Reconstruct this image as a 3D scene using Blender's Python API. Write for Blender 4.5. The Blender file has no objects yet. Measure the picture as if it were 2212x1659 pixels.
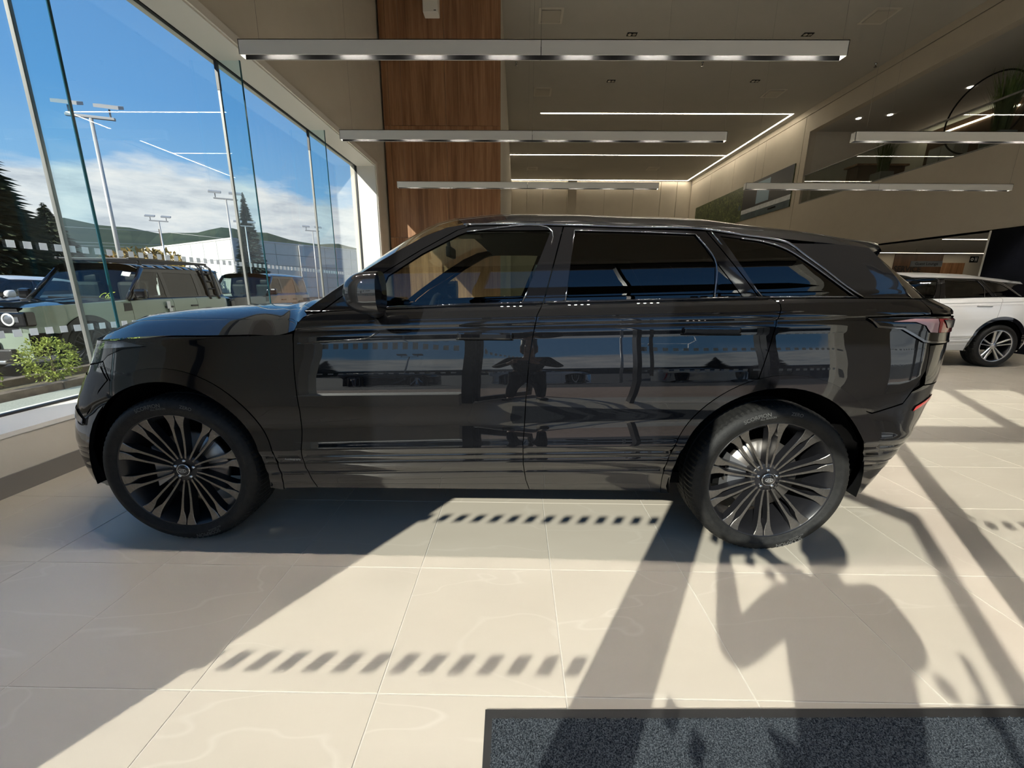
import bpy, bmesh, math, random
import numpy as np
from mathutils import Vector, Matrix
from mathutils.geometry import delaunay_2d_cdt
random.seed(7)
R = math.radians
scene = bpy.context.scene
COL = scene.collection
# ------------------------------------------------------------------ camera
EYE = (0.0, 0.0, 1.28)
FPX, PITCH, YAW, ROLL = 868.0, R(13.353), R(-.617), R(.4487)
_fw = np.array([math.sin(YAW)*math.cos(PITCH), math.cos(YAW)*math.cos(PITCH), -math.sin(PITCH)])
_r0 = np.array([math.cos(YAW), -math.sin(YAW), 0.0]); _u0 = np.cross(_r0, _fw)
_r = math.cos(ROLL)*_r0 + math.sin(ROLL)*_u0; _u = -math.sin(ROLL)*_r0 + math.cos(ROLL)*_u0
cd = bpy.data.cameras.new('camera'); cam = bpy.data.objects.new('camera', cd); COL.objects.link(cam)
cam.matrix_world = Matrix(((_r[0], _u[0], -_fw[0], EYE[0]), (_r[1], _u[1], -_fw[1], EYE[1]), (_r[2], _u[2], -_fw[2], EYE[2]), (0, 0, 0, 1)))
cd.sensor_width = 36.0; cd.lens = 36.0*FPX/2212.0; cd.clip_start = .02; cd.clip_end = 6000
scene.camera = cam
# ------------------------------------------------------------------ exposure, sky, sun
scene.view_settings.view_transform = 'Standard'; scene.view_settings.look = 'None'
scene.view_settings.gamma = 1.0; scene.view_settings.use_curve_mapping = False
scene.view_settings.exposure = .80
scene.cycles.transparent_max_bounces = 24
scene.cycles.max_bounces = 9; scene.cycles.diffuse_bounces = 4; scene.cycles.glossy_bounces = 4
scene.cycles.sample_clamp_indirect = 6.0
SUN_AZ, SUN_EL = R(31.9), R(29.8)
sund = bpy.data.lights.new('sun_offscreen', 'SUN'); sund.energy = 4.5; sund.angle = R(.53); sund.color = (1.0, .945, .845)
sun = bpy.data.objects.new('sun_offscreen', sund); COL.objects.link(sun)
_d = Vector((math.sin(SUN_AZ)*math.cos(SUN_EL), math.cos(SUN_AZ)*math.cos(SUN_EL), -math.sin(SUN_EL)))
sun.rotation_euler = _d.to_track_quat('-Z', 'Y').to_euler(); sun.location = (-20, -30, 25)

class NT:
    """tiny node-tree writer"""
    def __init__(s, nt): s.t = nt; nt.nodes.clear()
    def n(s, ty, **kw):
        nd = s.t.nodes.new(ty)
        for k, v in kw.items():
            if k in ('ops',): continue
            if hasattr(nd, k) and k not in ('inputs',): setattr(nd, k, v)
        return nd
    def l(s, a, b): s.t.links.new(a, b)
    def ramp(s, fac, stops, mode='LINEAR'):
        r = s.n('ShaderNodeValToRGB'); cr = r.color_ramp; cr.interpolation = mode
        while len(cr.elements) < len(stops): cr.elements.new(.5)
        for e, (p, c) in zip(cr.elements, stops): e.position = p; e.color = tuple(c)+((1,) if len(c) == 3 else ())
        s.l(fac, r.inputs['Fac']); return r.outputs['Color']
    def math(s, op, a, b=None):
        m = s.n('ShaderNodeMath', operation=op)
        for i, v in enumerate((a, b)):
            if v is None: continue
            if isinstance(v, (int, float)): m.inputs[i].default_value = v
            else: s.l(v, m.inputs[i])
        return m.outputs[0]
    def mix(s, fac, a, b, mode='MIX'):
        m = s.n('ShaderNodeMix', data_type='RGBA', blend_type=mode)
        for i, v in ((0, fac), (6, a), (7, b)):
            if isinstance(v, (int, float)): m.inputs[i].default_value = v
            elif isinstance(v, tuple): m.inputs[i].default_value = v+((1,) if len(v) == 3 else ())
            else: s.l(v, m.inputs[i])
        return m.outputs[2]
    def noise(s, vec, scale, detail=4, rough=.55, dist=0):
        k = s.n('ShaderNodeTexNoise'); k.inputs['Scale'].default_value = scale; k.inputs['Detail'].default_value = detail
        k.inputs['Roughness'].default_value = rough; k.inputs['Distortion'].default_value = dist
        if vec is not None: s.l(vec, k.inputs['Vector'])
        return k.outputs['Fac']
    def mapping(s, vec, scale=(1, 1, 1), rot=(0, 0, 0), loc=(0, 0, 0)):
        m = s.n('ShaderNodeMapping'); m.inputs['Scale'].default_value = scale; m.inputs['Rotation'].default_value = rot
        m.inputs['Location'].default_value = loc; s.l(vec, m.inputs['Vector']); return m.outputs[0]

world = bpy.data.worlds.new('sky'); scene.world = world; world.use_nodes = True
w = NT(world.node_tree)
tc = w.n('ShaderNodeTexCoord'); sep = w.n('ShaderNodeSeparateXYZ'); w.l(tc.outputs['Generated'], sep.inputs[0])
zen = sep.outputs['Z']
blue = w.ramp(zen, [(0.0, (.44, .70, .92)), (.10, (.33, .62, .92)), (.30, (.165, .42, .82)), (.60, (.10, .28, .64)), (1.0, (.07, .19, .46))])
wm = w.mapping(tc.outputs['Generated'], scale=(1.0, 1.0, 4.2))
cn = w.noise(wm, 2.3, 8, .56, .2)
cn2 = w.noise(wm, 11.0, 6, .6, .2)
band = w.ramp(zen, [(0.0, (1, 1, 1)), (.10, (.95, .95, .95)), (.155, (.74, .74, .74)), (.205, (.46, .46, .46)), (.26, (.14, .14, .14)), (.33, (0, 0, 0))])
dens = w.math('ADD', w.math('MULTIPLY', cn, .66), w.math('MULTIPLY', band, .50))
cover = w.ramp(dens, [(.56, (0, 0, 0)), (.63, (1, 1, 1))])
ccol = w.ramp(cn2, [(.32, (.60, .65, .73)), (.50, (.82, .86, .91)), (.66, (1.0, 1.0, 1.0))])
sky = w.mix(cover, blue, ccol)
bg = w.n('ShaderNodeBackground'); bg.inputs['Strength'].default_value = .58; w.l(sky, bg.inputs['Color'])
wo = w.n('ShaderNodeOutputWorld'); w.l(bg.outputs[0], wo.inputs[0])

# ------------------------------------------------------------------ object helpers
def tag(o, label=None, cat=None, group=None, kind=None):
    if label: o['label'] = label
    if cat: o['category'] = cat
    if group: o['group'] = group
    if kind: o['kind'] = kind
    return o
def empty(name, loc=(0, 0, 0), rz=0, label=None, cat=None, group=None, parent=None):
    o = bpy.data.objects.new(name, None); COL.objects.link(o); o.location = loc; o.rotation_euler = (0, 0, rz)
    o.empty_display_size = .1
    if parent: o.parent = parent
    return tag(o, label, cat, group)
def copy_tree(o, parent=None):
    c = o.copy(); COL.objects.link(c); c.parent = parent
    for ch in list(o.children): copy_tree(ch, c)
    return c
class MB:
    """collects simple shapes and links them as ONE mesh object"""
    def __init__(s): s.v = []; s.f = []; s.m = []; s.sm = []
    def add(s, vs, fs, mi=0, smooth=False):
        b = len(s.v); s.v += [tuple(v) for v in vs]
        for f in fs: s.f.append(tuple(b+i for i in f)); s.m.append(mi); s.sm.append(smooth)
        return s
    def box(s, x0, x1, y0, y1, z0, z1, mi=0):
        v = [(x0, y0, z0), (x1, y0, z0), (x1, y1, z0), (x0, y1, z0), (x0, y0, z1), (x1, y0, z1), (x1, y1, z1), (x0, y1, z1)]
        return s.add(v, [(0, 3, 2, 1), (4, 5, 6, 7), (0, 1, 5, 4), (1, 2, 6, 5), (2, 3, 7, 6), (3, 0, 4, 7)], mi)
    def bbox(s, c, d, b=.01, rz=0, mi=0):
        """chamfered box, centre c, size d"""
        hx, hy, hz = [k/2 for k in d]; b = min(b, hx*.9, hy*.9, hz*.9); vs = []
        ca, sa = math.cos(rz), math.sin(rz)
        bm = bmesh.new(); bmesh.ops.create_cube(bm, size=1)
        for v in bm.verts: v.co = Vector((v.co.x*2*hx, v.co.y*2*hy, v.co.z*2*hz))
        bmesh.ops.bevel(bm, geom=list(bm.edges), offset=b, segments=2, affect='EDGES', profile=.6)
        bm.verts.index_update()
        vs = [(c[0]+v.co.x*ca-v.co.y*sa, c[1]+v.co.x*sa+v.co.y*ca, c[2]+v.co.z) for v in bm.verts]
        fs = [tuple(v.index for v in f.verts) for f in bm.faces]; bm.free()
        return s.add(vs, fs, mi)
    def tube(s, pts, r, n=8, mi=0, cap=True):
        pts = [Vector(p) for p in pts]; rr = r if isinstance(r, (list, tuple)) else [r]*len(pts); vs = []; fs = []
        t0 = (pts[1]-pts[0]).normalized(); a = t0.cross(Vector((0, 0, 1)))
        if a.length < 1e-3: a = t0.cross(Vector((1, 0, 0)))
        a.normalize()
        for i, p in enumerate(pts):
            t = (pts[min(i+1, len(pts)-1)]-pts[max(i-1, 0)]).normalized(); a = (a-t*a.dot(t)).normalized(); b = t.cross(a)
            for k in range(n):
                g = 2*math.pi*k/n; vs.append(p+(a*math.cos(g)+b*math.sin(g))*rr[i])
        for i in range(len(pts)-1):
            for k in range(n): fs.append((i*n+k, i*n+(k+1) % n, (i+1)*n+(k+1) % n, (i+1)*n+k))
        if cap: fs.append(tuple(range(n-1, -1, -1))); fs.append(tuple((len(pts)-1)*n+k for k in range(n)))
        return s.add(vs, fs, mi, True)
    def lathe(s, prof, n=48, mi=0, axis='y', c=(0, 0, 0), smooth=True):
        """prof: list of (radius, along-axis)"""
        vs = []; fs = []; m = len(prof)
        for k in range(n):
            g = 2*math.pi*k/n; cg, sg = math.cos(g), math.sin(g)
            for r, h in prof:
                if axis == 'y': vs.append((c[0]+r*cg, c[1]+h, c[2]+r*sg))
                elif axis == 'z': vs.append((c[0]+r*cg, c[1]+r*sg, c[2]+h))
                else: vs.append((c[0]+h, c[1]+r*cg, c[2]+r*sg))
        for k in range(n):
            k2 = (k+1) % n
            for i in range(m-1): fs.append((k*m+i, k*m+i+1, k2*m+i+1, k2*m+i))
        return s.add(vs, fs, mi, smooth)
    def grid(s, P, mi=0, smooth=True, flip=False):
        """P[i][j] points"""
        ni, nj = len(P), len(P[0]); vs = [p for row in P for p in row]; fs = []
        for i in range(ni-1):
            for j in range(nj-1):
                f = (i*nj+j, i*nj+j+1, (i+1)*nj+j+1, (i+1)*nj+j); fs.append(f[::-1] if flip else f)
        return s.add(vs, fs, mi, smooth)
    def prism(s, poly, f0, f1, mi=0, mside=None):
        """extrude polygon: f0/f1 map (a,b)->3D for the two faces"""
        n = len(poly); vs = [f0(*p) for p in poly]+[f1(*p) for p in poly]
        s.add(vs, [tuple(range(n-1, -1, -1)), tuple(range(n, 2*n))], mi)
        s.add(vs, [(i, (i+1) % n, n+(i+1) % n, n+i) for i in range(n)], mi if mside is None else mside)
        return s
    def mesh(s, name, mats):
        me = bpy.data.meshes.new(name); me.from_pydata([tuple(map(float, v)) for v in s.v], [], s.f)
        for m in (mats if isinstance(mats, (list, tuple)) else [mats]): me.materials.append(m)
        me.polygons.foreach_set('material_index', s.m); me.polygons.foreach_set('use_smooth', s.sm); me.update()
        return me
    def build(s, name, mats, parent=None, loc=None, rz=0):
        return link(name, s.mesh(name, mats), parent, loc, rz)
def link(name, me, parent=None, loc=None, rz=0):
    o = bpy.data.objects.new(name, me); COL.objects.link(o)
    if parent: o.parent = parent
    if loc: o.location = loc
    if rz: o.rotation_euler = (0, 0, rz)
    return o
def fixnormals(me):
    bm = bmesh.new(); bm.from_mesh(me); bmesh.ops.recalc_face_normals(bm, faces=bm.faces); bm.to_mesh(me); bm.free(); return me
_dg_cache = {}
def text_data(txt, size=1.0, align='LEFT', bold=0.0):
    """vertices and faces of a string in the xy plane"""
    cu = bpy.data.curves.new('lettering', 'FONT'); cu.body = txt; cu.size = size; cu.align_x = align; cu.align_y = 'CENTER'; cu.offset = bold
    cu.resolution_u = 3
    ob = bpy.data.objects.new('lettering', cu); COL.objects.link(ob); bpy.context.view_layer.update()
    me = bpy.data.meshes.new_from_object(ob.evaluated_get(bpy.context.evaluated_depsgraph_get()))
    vs = [tuple(v.co) for v in me.vertices]; fs = [tuple(p.vertices) for p in me.polygons]
    bpy.data.objects.remove(ob); bpy.data.meshes.remove(me); bpy.data.curves.remove(cu)
    return vs, fs
def text_obj(name, txt, size, mat, parent, place, align='LEFT', bold=0.0):
    vs, fs = text_data(txt, size, align, bold); mb = MB(); mb.add([place(v[0], v[1]) for v in vs], fs)
    return mb.build(name, mat, parent)

# ------------------------------------------------------------------ materials
def pbr(name, col, rough=.5, metal=0.0, spec=.5, coat=0.0, emit=None, estr=0.0, coat_rough=.02, sheen=0.0):
    m = bpy.data.materials.new(name); m.use_nodes = True; b = m.node_tree.nodes['Principled BSDF']
    b.inputs['Base Color'].default_value = tuple(col)+(1,); b.inputs['Roughness'].default_value = rough
    b.inputs['Metallic'].default_value = metal; b.inputs['Specular IOR Level'].default_value = spec
    b.inputs['Coat Weight'].default_value = coat; b.inputs['Coat Roughness'].default_value = coat_rough
    if sheen: b.inputs['Sheen Weight'].default_value = sheen
    if emit: b.inputs['Emission Color'].default_value = tuple(emit)+(1,); b.inputs['Emission Strength'].default_value = estr
    return m
def noisy(name, c0, c1, scale=6.0, rough=.6, detail=5, spec=.4, bump=0.0, bscale=None, stretch=(1, 1, 1), metal=0.0, coords='Object', lo=.35, hi=.65, coat=0.0, dist=0.0):
    m = pbr(name, c0, rough, metal, spec, coat); t = m.node_tree; k = NT.__new__(NT); k.t = t
    b = t.nodes['Principled BSDF']; tcn = k.n('ShaderNodeTexCoord'); mp = k.mapping(tcn.outputs[coords], scale=stretch)
    f = k.noise(mp, scale, detail, .58, dist); k.l(k.ramp(f, [(lo, c0), (hi, c1)]), b.inputs['Base Color'])
    if bump:
        bn = k.n('ShaderNodeBump'); bn.inputs['Strength'].default_value = bump; bn.inputs['Distance'].default_value = .01
        k.l(k.noise(mp, bscale or scale*4, 4), bn.inputs['Height']); k.l(bn.outputs[0], b.inputs['Normal'])
    return m
def glass(name, tint=(.96, .985, .975), ior=1.5, rough=0.0):
    """thin pane: clear transmission plus a mirror share that follows the Fresnel law on both faces"""
    m = bpy.data.materials.new(name); m.use_nodes = True; k = NT(m.node_tree)
    geo = k.n('ShaderNodeNewGeometry'); fr = k.n('ShaderNodeFresnel')
    i = k.math('ADD', k.math('MULTIPLY', geo.outputs['Backfacing'], 1/ior-ior), ior); k.l(i, fr.inputs['IOR'])
    tr = k.n('ShaderNodeBsdfTransparent'); tr.inputs[0].default_value = tuple(tint)+(1,)
    gl = k.n('ShaderNodeBsdfGlossy'); gl.inputs['Roughness'].default_value = rough; gl.inputs[0].default_value = (1, 1, 1, 1)
    mx = k.n('ShaderNodeMixShader'); k.l(fr.outputs[0], mx.inputs[0]); k.l(tr.outputs[0], mx.inputs[1]); k.l(gl.outputs[0], mx.inputs[2])
    o = k.n('ShaderNodeOutputMaterial'); k.l(mx.outputs[0], o.inputs[0]); return m
def car_paint(name, base, flake, fl_amount=.35, rough=.35):
    m = pbr(name, base, rough, 0.0, .5, 1.0, coat_rough=.0); t = m.node_tree; k = NT.__new__(NT); k.t = t; b = t.nodes['Principled BSDF']
    tcn = k.n('ShaderNodeTexCoord'); v = k.n('ShaderNodeTexVoronoi'); v.inputs['Scale'].default_value = 900; k.l(tcn.outputs['Object'], v.inputs['Vector'])
    f = k.ramp(v.outputs['Color'], [(.55, (0, 0, 0)), (.95, (1, 1, 1))])
    k.l(k.mix(f, tuple(base), tuple(flake)), b.inputs['Base Color']); b.inputs['Metallic'].default_value = fl_amount
    b.inputs['Coat IOR'].default_value = 1.80 if max(base) < .1 else 1.5; b.inputs['Specular IOR Level'].default_value = .04 if max(base) < .1 else .4
    return m
M = {}
M['black_paint'] = car_paint('black metallic paint', (.0018, .002, .0026), (.012, .013, .017), .0, .5)
M['white_paint'] = car_paint('white paint', (.80, .80, .79), (.84, .84, .83), 0.0, .4)
M['green_paint'] = car_paint('sage green paint', (.25, .31, .24), (.30, .36, .28), .0, .45)
M['silver_paint'] = car_paint('silver paint', (.48, .49, .50), (.62, .63, .64), .6, .35)
M['dark_paint'] = car_paint('dark grey paint', (.02, .021, .024), (.05, .05, .055), .3, .35)
M['blue_paint'] = car_paint('navy paint', (.012, .02, .05), (.03, .05, .09), .3, .35)
M['gloss_black'] = pbr('gloss black trim', (.006, .006, .007), .06, 0, .5, .6)
M['satin_black'] = pbr('satin black plastic', (.014, .014, .015), .38)
M['matt_black'] = pbr('matt black', (.008, .008, .008), .8, 0, .2)
M['under'] = pbr('underbody black', (.004, .004, .004), .9, 0, .1)
M['rubber'] = noisy('tyre rubber', (.010, .010, .010), (.017, .017, .016), 40, .62, spec=.3, bump=.15, bscale=160)
M['rubber_text'] = pbr('raised tyre lettering', (.09, .09, .087), .5)
M['chrome'] = pbr('chrome', (.78, .78, .78), .08, 1.0)
M['dark_chrome'] = pbr('dark chrome', (.30, .30, .31), .16, 1.0)
M['machined'] = noisy('machined alloy', (.20, .19, .175), (.27, .255, .235), 30, .30, metal=.9, stretch=(1, 1, 8))
M['alloy'] = pbr('silver alloy', (.55, .55, .55), .25, .9)
M['rim_black'] = pbr('dark rim', (.012, .012, .014), .32)
M['brake'] = pbr('brake disc steel', (.38, .35, .32), .35, .9)
M['caliper'] = pbr('caliper grey', (.35, .35, .36), .35, .7)
M['car_glass'] = glass('car side glass', (.60, .68, .63), 1.6)
M['wind_glass'] = glass('windscreen glass', (.66, .74, .70))
M['privacy_glass'] = glass('privacy glass', (.035, .036, .036), 1.65)
M['interior'] = noisy('dark leather', (.010, .010, .011), (.018, .018, .018), 60, .6)
M['headliner'] = pbr('headliner', (.05, .05, .048), .9)
M['lamp_clear'] = glass('clear lamp lens', (.80, .82, .86))
M['lamp_inner'] = pbr('lamp housing', (.30, .31, .33), .2, .8)
M['lamp_red'] = pbr('red lamp lens', (.42, .03, .035), .08, 0, .6, .8)
M['lamp_pink'] = pbr('pale red lamp bar', (.62, .36, .36), .12, 0, .6, .8)
M['reflector'] = pbr('red reflector', (.55, .01, .015), .15, 0, .6, .7)
M['lettering_grey'] = pbr('grey lettering', (.42, .42, .42), .4, .4)
M['lettering_black'] = pbr('black lettering', (.006, .006, .006), .5)
M['lettering_white'] = pbr('white lettering', (.75, .75, .73), .5)
# ================================================================== SETTING
def floor_mat(name, c0, c1, rough, bumpy=0.02):
    m = pbr(name, c0, rough, 0, .5); t = m.node_tree; k = NT.__new__(NT); k.t = t; b = t.nodes['Principled BSDF']
    g = k.n('ShaderNodeNewGeometry'); oi = k.n('ShaderNodeObjectInfo')
    off = k.n('ShaderNodeVectorMath', operation='ADD'); k.l(g.outputs['Position'], off.inputs[0]); k.l(k.math('MULTIPLY', oi.outputs['Random'], 17.0), off.inputs[1])
    mp = k.mapping(off.outputs[0], scale=(.55, 1.6, 1), rot=(0, 0, .25))
    cloud = k.ramp(k.noise(mp, 1.6, 5, .55, .2), [(.25, c0), (.75, c1)])
    vn = k.noise(mp, 1.3, 3, .5, .5); vein = k.math('MAXIMUM', k.math('SUBTRACT', 1.0, k.math('MULTIPLY', k.math('ABSOLUTE', k.math('SUBTRACT', vn, .5)), 130.0)), 0.0)
    f = k.math('MULTIPLY', k.math('MULTIPLY', vein, k.noise(off.outputs[0], 1.1, 2)), .38)
    k.l(k.mix(f, cloud, (.70, .66, .58)), b.inputs['Base Color'])
    return m
M['tile'] = floor_mat('beige porcelain tile', (.475, .428, .352), (.53, .482, .402), .30)
M['grout'] = noisy('pale grout', (.56, .53, .47), (.62, .59, .53), 30, .8, coords='Object')
M['wall'] = noisy('warm white wall paint', (.56, .52, .445), (.58, .54, .465), 3, .85, spec=.25, bump=.02, bscale=180)
M['wall_panel'] = noisy('beige wall panel', (.52, .47, .39), (.545, .495, .41), 2, .75, spec=.3)
M['trim_white'] = pbr('white painted trim', (.72, .70, .65), .55, 0, .35)
M['sill_front'] = M['wall']
M['ceil'] = noisy('ceiling paint', (.46, .45, .415), (.48, .465, .43), 1.2, .9, spec=.2)
M['base'] = pbr('grey skirting', (.20, .185, .165), .6)
M['frame_dark'] = pbr('dark window gasket', (.012, .013, .014), .4)
M['steel'] = noisy('brushed steel', (.17, .17, .16), (.24, .24, .23), 20, .4, metal=.3, stretch=(1, 1, .1))
M['glass_edge'] = pbr('green glass edge', (.012, .075, .10), .12, 0, .6)
M['glass'] = glass('window glass', (.95, .975, .97))
M['fin_glass'] = glass('fin glass', (.86, .955, .975))
def frosted(name, col):
    m = bpy.data.materials.new(name); m.use_nodes = True; k = NT(m.node_tree); d = k.n('ShaderNodeBsdfDiffuse'); t = k.n('ShaderNodeBsdfTranslucent'); d.inputs[0].default_value = col+(1,); t.inputs[0].default_value = col+(1,)
    mx = k.n('ShaderNodeMixShader'); mx.inputs[0].default_value = .42; k.l(d.outputs[0], mx.inputs[1]); k.l(t.outputs[0], mx.inputs[2]); o = k.n('ShaderNodeOutputMaterial'); k.l(mx.outputs[0], o.inputs[0]); return m
M['sticker'] = frosted('frosted sticker', (.66, .70, .74))
def wood_mat(name, a, b_, c, sx=9.0):
    m = pbr(name, a, .42, 0, .4, .15); t = m.node_tree; k = NT.__new__(NT); k.t = t; b = t.nodes['Principled BSDF']
    g = k.n('ShaderNodeNewGeometry'); oi = k.n('ShaderNodeObjectInfo')
    off = k.n('ShaderNodeVectorMath', operation='ADD'); k.l(g.outputs['Position'], off.inputs[0]); k.l(k.math('MULTIPLY', oi.outputs['Random'], 9.0), off.inputs[1])
    mp = k.mapping(off.outputs[0], scale=(1, 1, .045))
    n1 = k.noise(mp, sx, 6, .62, .7); n2 = k.noise(mp, sx*4.5, 4, .6, .3)
    c1 = k.ramp(n1, [(.30, a), (.52, b_), (.72, c)]); c2 = k.ramp(n2, [(.35, (.72, .70, .68)), (.6, (1, 1, 1))])
    k.l(k.mix(.75, c1, c2, 'MULTIPLY'), b.inputs['Base Color']); return m
M['wood'] = wood_mat('walnut veneer', (.19, .088, .040), (.33, .165, .080), (.45, .25, .13))
M['wood_dark'] = wood_mat('dark timber wall', (.07, .035, .018), (.11, .056, .03), (.15, .08, .045), 6)
def wall_obj(name, boxes, mat, parent=None):
    mb = MB()
    for b in boxes: mb.box(*b)
    o = mb.build(name, mat, parent)
    if parent is None: tag(o, kind='structure')
    return o
XW, XG, XR, YF, YB, YE, ZC = -3.147, -3.57, 10.8, -.26, 10.35, 27.37, 7.85
ZS, ZH = .39, 3.88
# ---- floor: grout bed + tiles
floor = wall_obj('floor', [(XW-.05, 20.0, -.5, YE, -.25, -.0018)], M['grout'])
TX0, TPX, TY0, TPY = -2.2658, .6093, 1.0292, .6030
def tile_box(x0, x1, y0, y1):
    g = .002; mb = MB(); z0, z1 = -.0015, .0
    e = .0008
    mb.add([(x0+g, y0+g, z0), (x1-g, y0+g, z0), (x1-g, y1-g, z0), (x0+g, y1-g, z0), (x0+g+e, y0+g+e, z1), (x1-g-e, y0+g+e, z1), (x1-g-e, y1-g-e, z1), (x0+g+e, y1-g-e, z1)],
           [(4, 5, 6, 7), (0, 1, 5, 4), (1, 2, 6, 5), (2, 3, 7, 6), (3, 0, 4, 7)])
    return mb
full_tile = tile_box(0, TPX, 0, TPY).mesh('tile', M['tile'])
cells = []
for i in range(-2, 24):
    for j in range(-3, 45):
        x0, y0 = TX0+i*TPX, TY0+j*TPY
        if x0+TPX <= XW or y0 >= YE: continue
        cx, cy = x0+TPX/2, y0+TPY/2
        vis = cy > .3 and abs(cx) < 1.42*(cy+.55)
        cells.append((cy+abs(cx)*.25+(0 if vis else 60), x0, y0))
cells.sort(); rest = MB()
for n, (_, x0, y0) in enumerate(cells):
    xa, ya = max(x0, XW+.003), y0; xb, yb = x0+TPX, min(y0+TPY, YE)
    if n < 300:
        if xa == x0 and yb == y0+TPY: link('tile', full_tile, floor, (x0, y0, 0))
        else: tile_box(xa, xb, ya, yb).build('tile', M['tile'], floor)
    elif xb-xa > .02 and yb-ya > .02:
        t = tile_box(xa, xb, ya, yb); rest.add(t.v, t.f)
tag(rest.build('distant_tiles', M['tile'], floor), kind='stuff')
# ---- left window wall (plane X = XW, glass at XG)
Y0L, Y1L = .35, 9.62
wall_left = wall_obj('wall_left', [(XG-.12, XW, -.02, Y0L, 0, ZC), (XG-.12, XW, Y1L, YB+.3, 0, ZC), (XG-.12, XW, Y0L, Y1L, ZH, ZC)], M['wall'])
sill = MB(); sill.box(XG-.12, XW, Y0L, Y1L, .0, ZS-.03, 0); sill.box(XG-.12, XW+.006, Y0L, Y1L, ZS-.03, ZS, 1)
sill.build('window_sill', [M['sill_front'], M['trim_white']], wall_left)
tm = MB(); tm.box(XG+.03, XW+.008, Y1L-.02, Y1L, ZS, ZH); tm.box(XG+.03, XW+.008, Y0L, Y1L, ZH-.02, ZH); tm.box(XW+.0, XW+.03, Y0L, Y1L+.11, ZH, ZH+.09); tm.box(XW+.0, XW+.03, Y1L, Y1L+.11, 0, ZH)
tm.build('window_reveal', M['trim_white'], wall_left)
tag(wall_obj('baseboard_left', [(XW-.002, XW+.012, -.02, YB, 0, .13)], M['base']), kind='structure')
# slim head gasket, panes, fins, stickers
fin_y = [1.165, 3.295, 5.425, 7.555]
edges = [Y0L]+fin_y+[Y1L]
sq = .0255; stk_x = MB().box(-.0008, .0008, -sq, sq, -sq, sq).mesh('sticker', M['sticker'])
stk_y = MB().box(-sq, sq, -.0008, .0008, -sq, sq).mesh('sticker', M['sticker'])
for n in range(len(edges)-1):
    a, b = edges[n]+.010, edges[n+1]-.010
    pane = MB().box(XG-.012, XG, a, b, ZS, ZH).build('window_%d' % (n+1), M['glass']); tag(pane, kind='structure')
    fr = MB(); fr.box(XG-.015, XG+.022, a, b, ZH-.028, ZH); fr.box(XG-.015, XG+.02, a, b, ZS-.004, ZS+.016)
    if n == len(edges)-2: fr.box(XG-.015, XG+.024, b-.024, b+.01, ZS, ZH)
    fr.build('window_gasket', M['frame_dark'], pane)
    k = math.ceil((a-2.935)/.1008)
    while 2.935+k*.1008 < b-.04:
        y = 2.935+k*.1008
        if y > a+.03:
            for z in (.943, 1.561): link('sticker', stk_x, pane, (XG+.0015, y, z))
        k += 1
for y, nth in zip(fin_y, ('fourth', 'third', 'second', 'first')):
    fe = empty('glass_fin', (XG, y, ZS), 0, 'vertical green-edged glass fin of the tall window, %s from its white end jamb' % nth, 'glass fin', 'glass fins along the left window')
    MB().box(.012, .279, -.009, .009, .003, ZH-ZS-.004).build('fin_plate', M['fin_glass'], fe)
    MB().box(.279, .287, -.010, .010, .003, ZH-ZS-.004).build('fin_edge', M['glass_edge'], fe)
    MB().box(-.016, .012, -.014, .014, .003, ZH-ZS-.33).build('joint_strip', M['steel'], fe)
    MB().box(-.018, .016, -.017, .017, ZH-ZS-.33, ZH-ZS).build('patch_fitting', M['frame_dark'], fe)
# ---- front wall (behind the photographer), entrance with one open leaf
FY0, FY1 = -.34, -.18
front = wall_obj('wall_front', [(-5.3, XW, -.42, -.02, -.25, 4.3), (XW, -2.057, -.42, -.10, 0, ZC), (XW, 14, -.42, -.10, ZH, ZC), (3.29, 4.7, -.42, -.10, 0, ZH), (9.8, 14, -.42, -.10, 0, ZH), (XG-.12, XW, -.42, -.02, 0, ZC)], M['wall'])
fs = MB(); fs.box(-2.057, -.558, -.42, -.02, 0, ZS-.03, 0); fs.box(-2.057, -.558, -.42, -.01, ZS-.03, ZS, 1); fs.box(4.7, 9.8, -.42, -.02, 0, ZS-.03, 0); fs.box(4.7, 9.8, -.42, -.01, ZS-.03, ZS, 1)
fs.build('window_sill', [M['sill_front'], M['trim_white']], front)
ff = MB()
for x0, x1 in ((-.558, -.457), (1.06, 1.10), (2.30, 2.38), (6.35, 6.45), (8.05, 8.15)): ff.box(x0, x1, FY0, FY1, 0, ZH)
ff.box(-.457, 3.29, -.31, -.21, 2.47, 2.70); ff.box(-2.057, 9.8, FY0, FY1, ZH-.05, ZH)
tag(ff.build('trim_1', M['frame_dark']), kind='structure')
fp = [(-2.05, -.56, ZS, ZH), (-.455, 1.06, 2.70, ZH), (1.10, 2.30, .02, 2.47), (1.10, 2.30, 2.70, ZH), (2.38, 3.28, .02, 2.47), (2.38, 3.28, 2.70, ZH), (4.7, 6.35, ZS, ZH), (6.45, 8.05, ZS, ZH), (8.15, 9.8, ZS, ZH)]
for n, (a, b, z0, z1) in enumerate(fp):
    pane = MB().box(a, b, YF-.012, YF, z0, z1).build('window_%d' % (n+10), M['glass']); tag(pane, kind='structure')
    k = math.ceil((a-.22+.87)/.0998)
    while True:
        x = .22-.87+k*.0998; k += 1
        if x > b-.03: break
        if x < a+.03: continue
        for z in (.943, 1.561):
            if z0 < z < z1: link('sticker', stk_y, pane, (x, YF+.0015, z))
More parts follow.
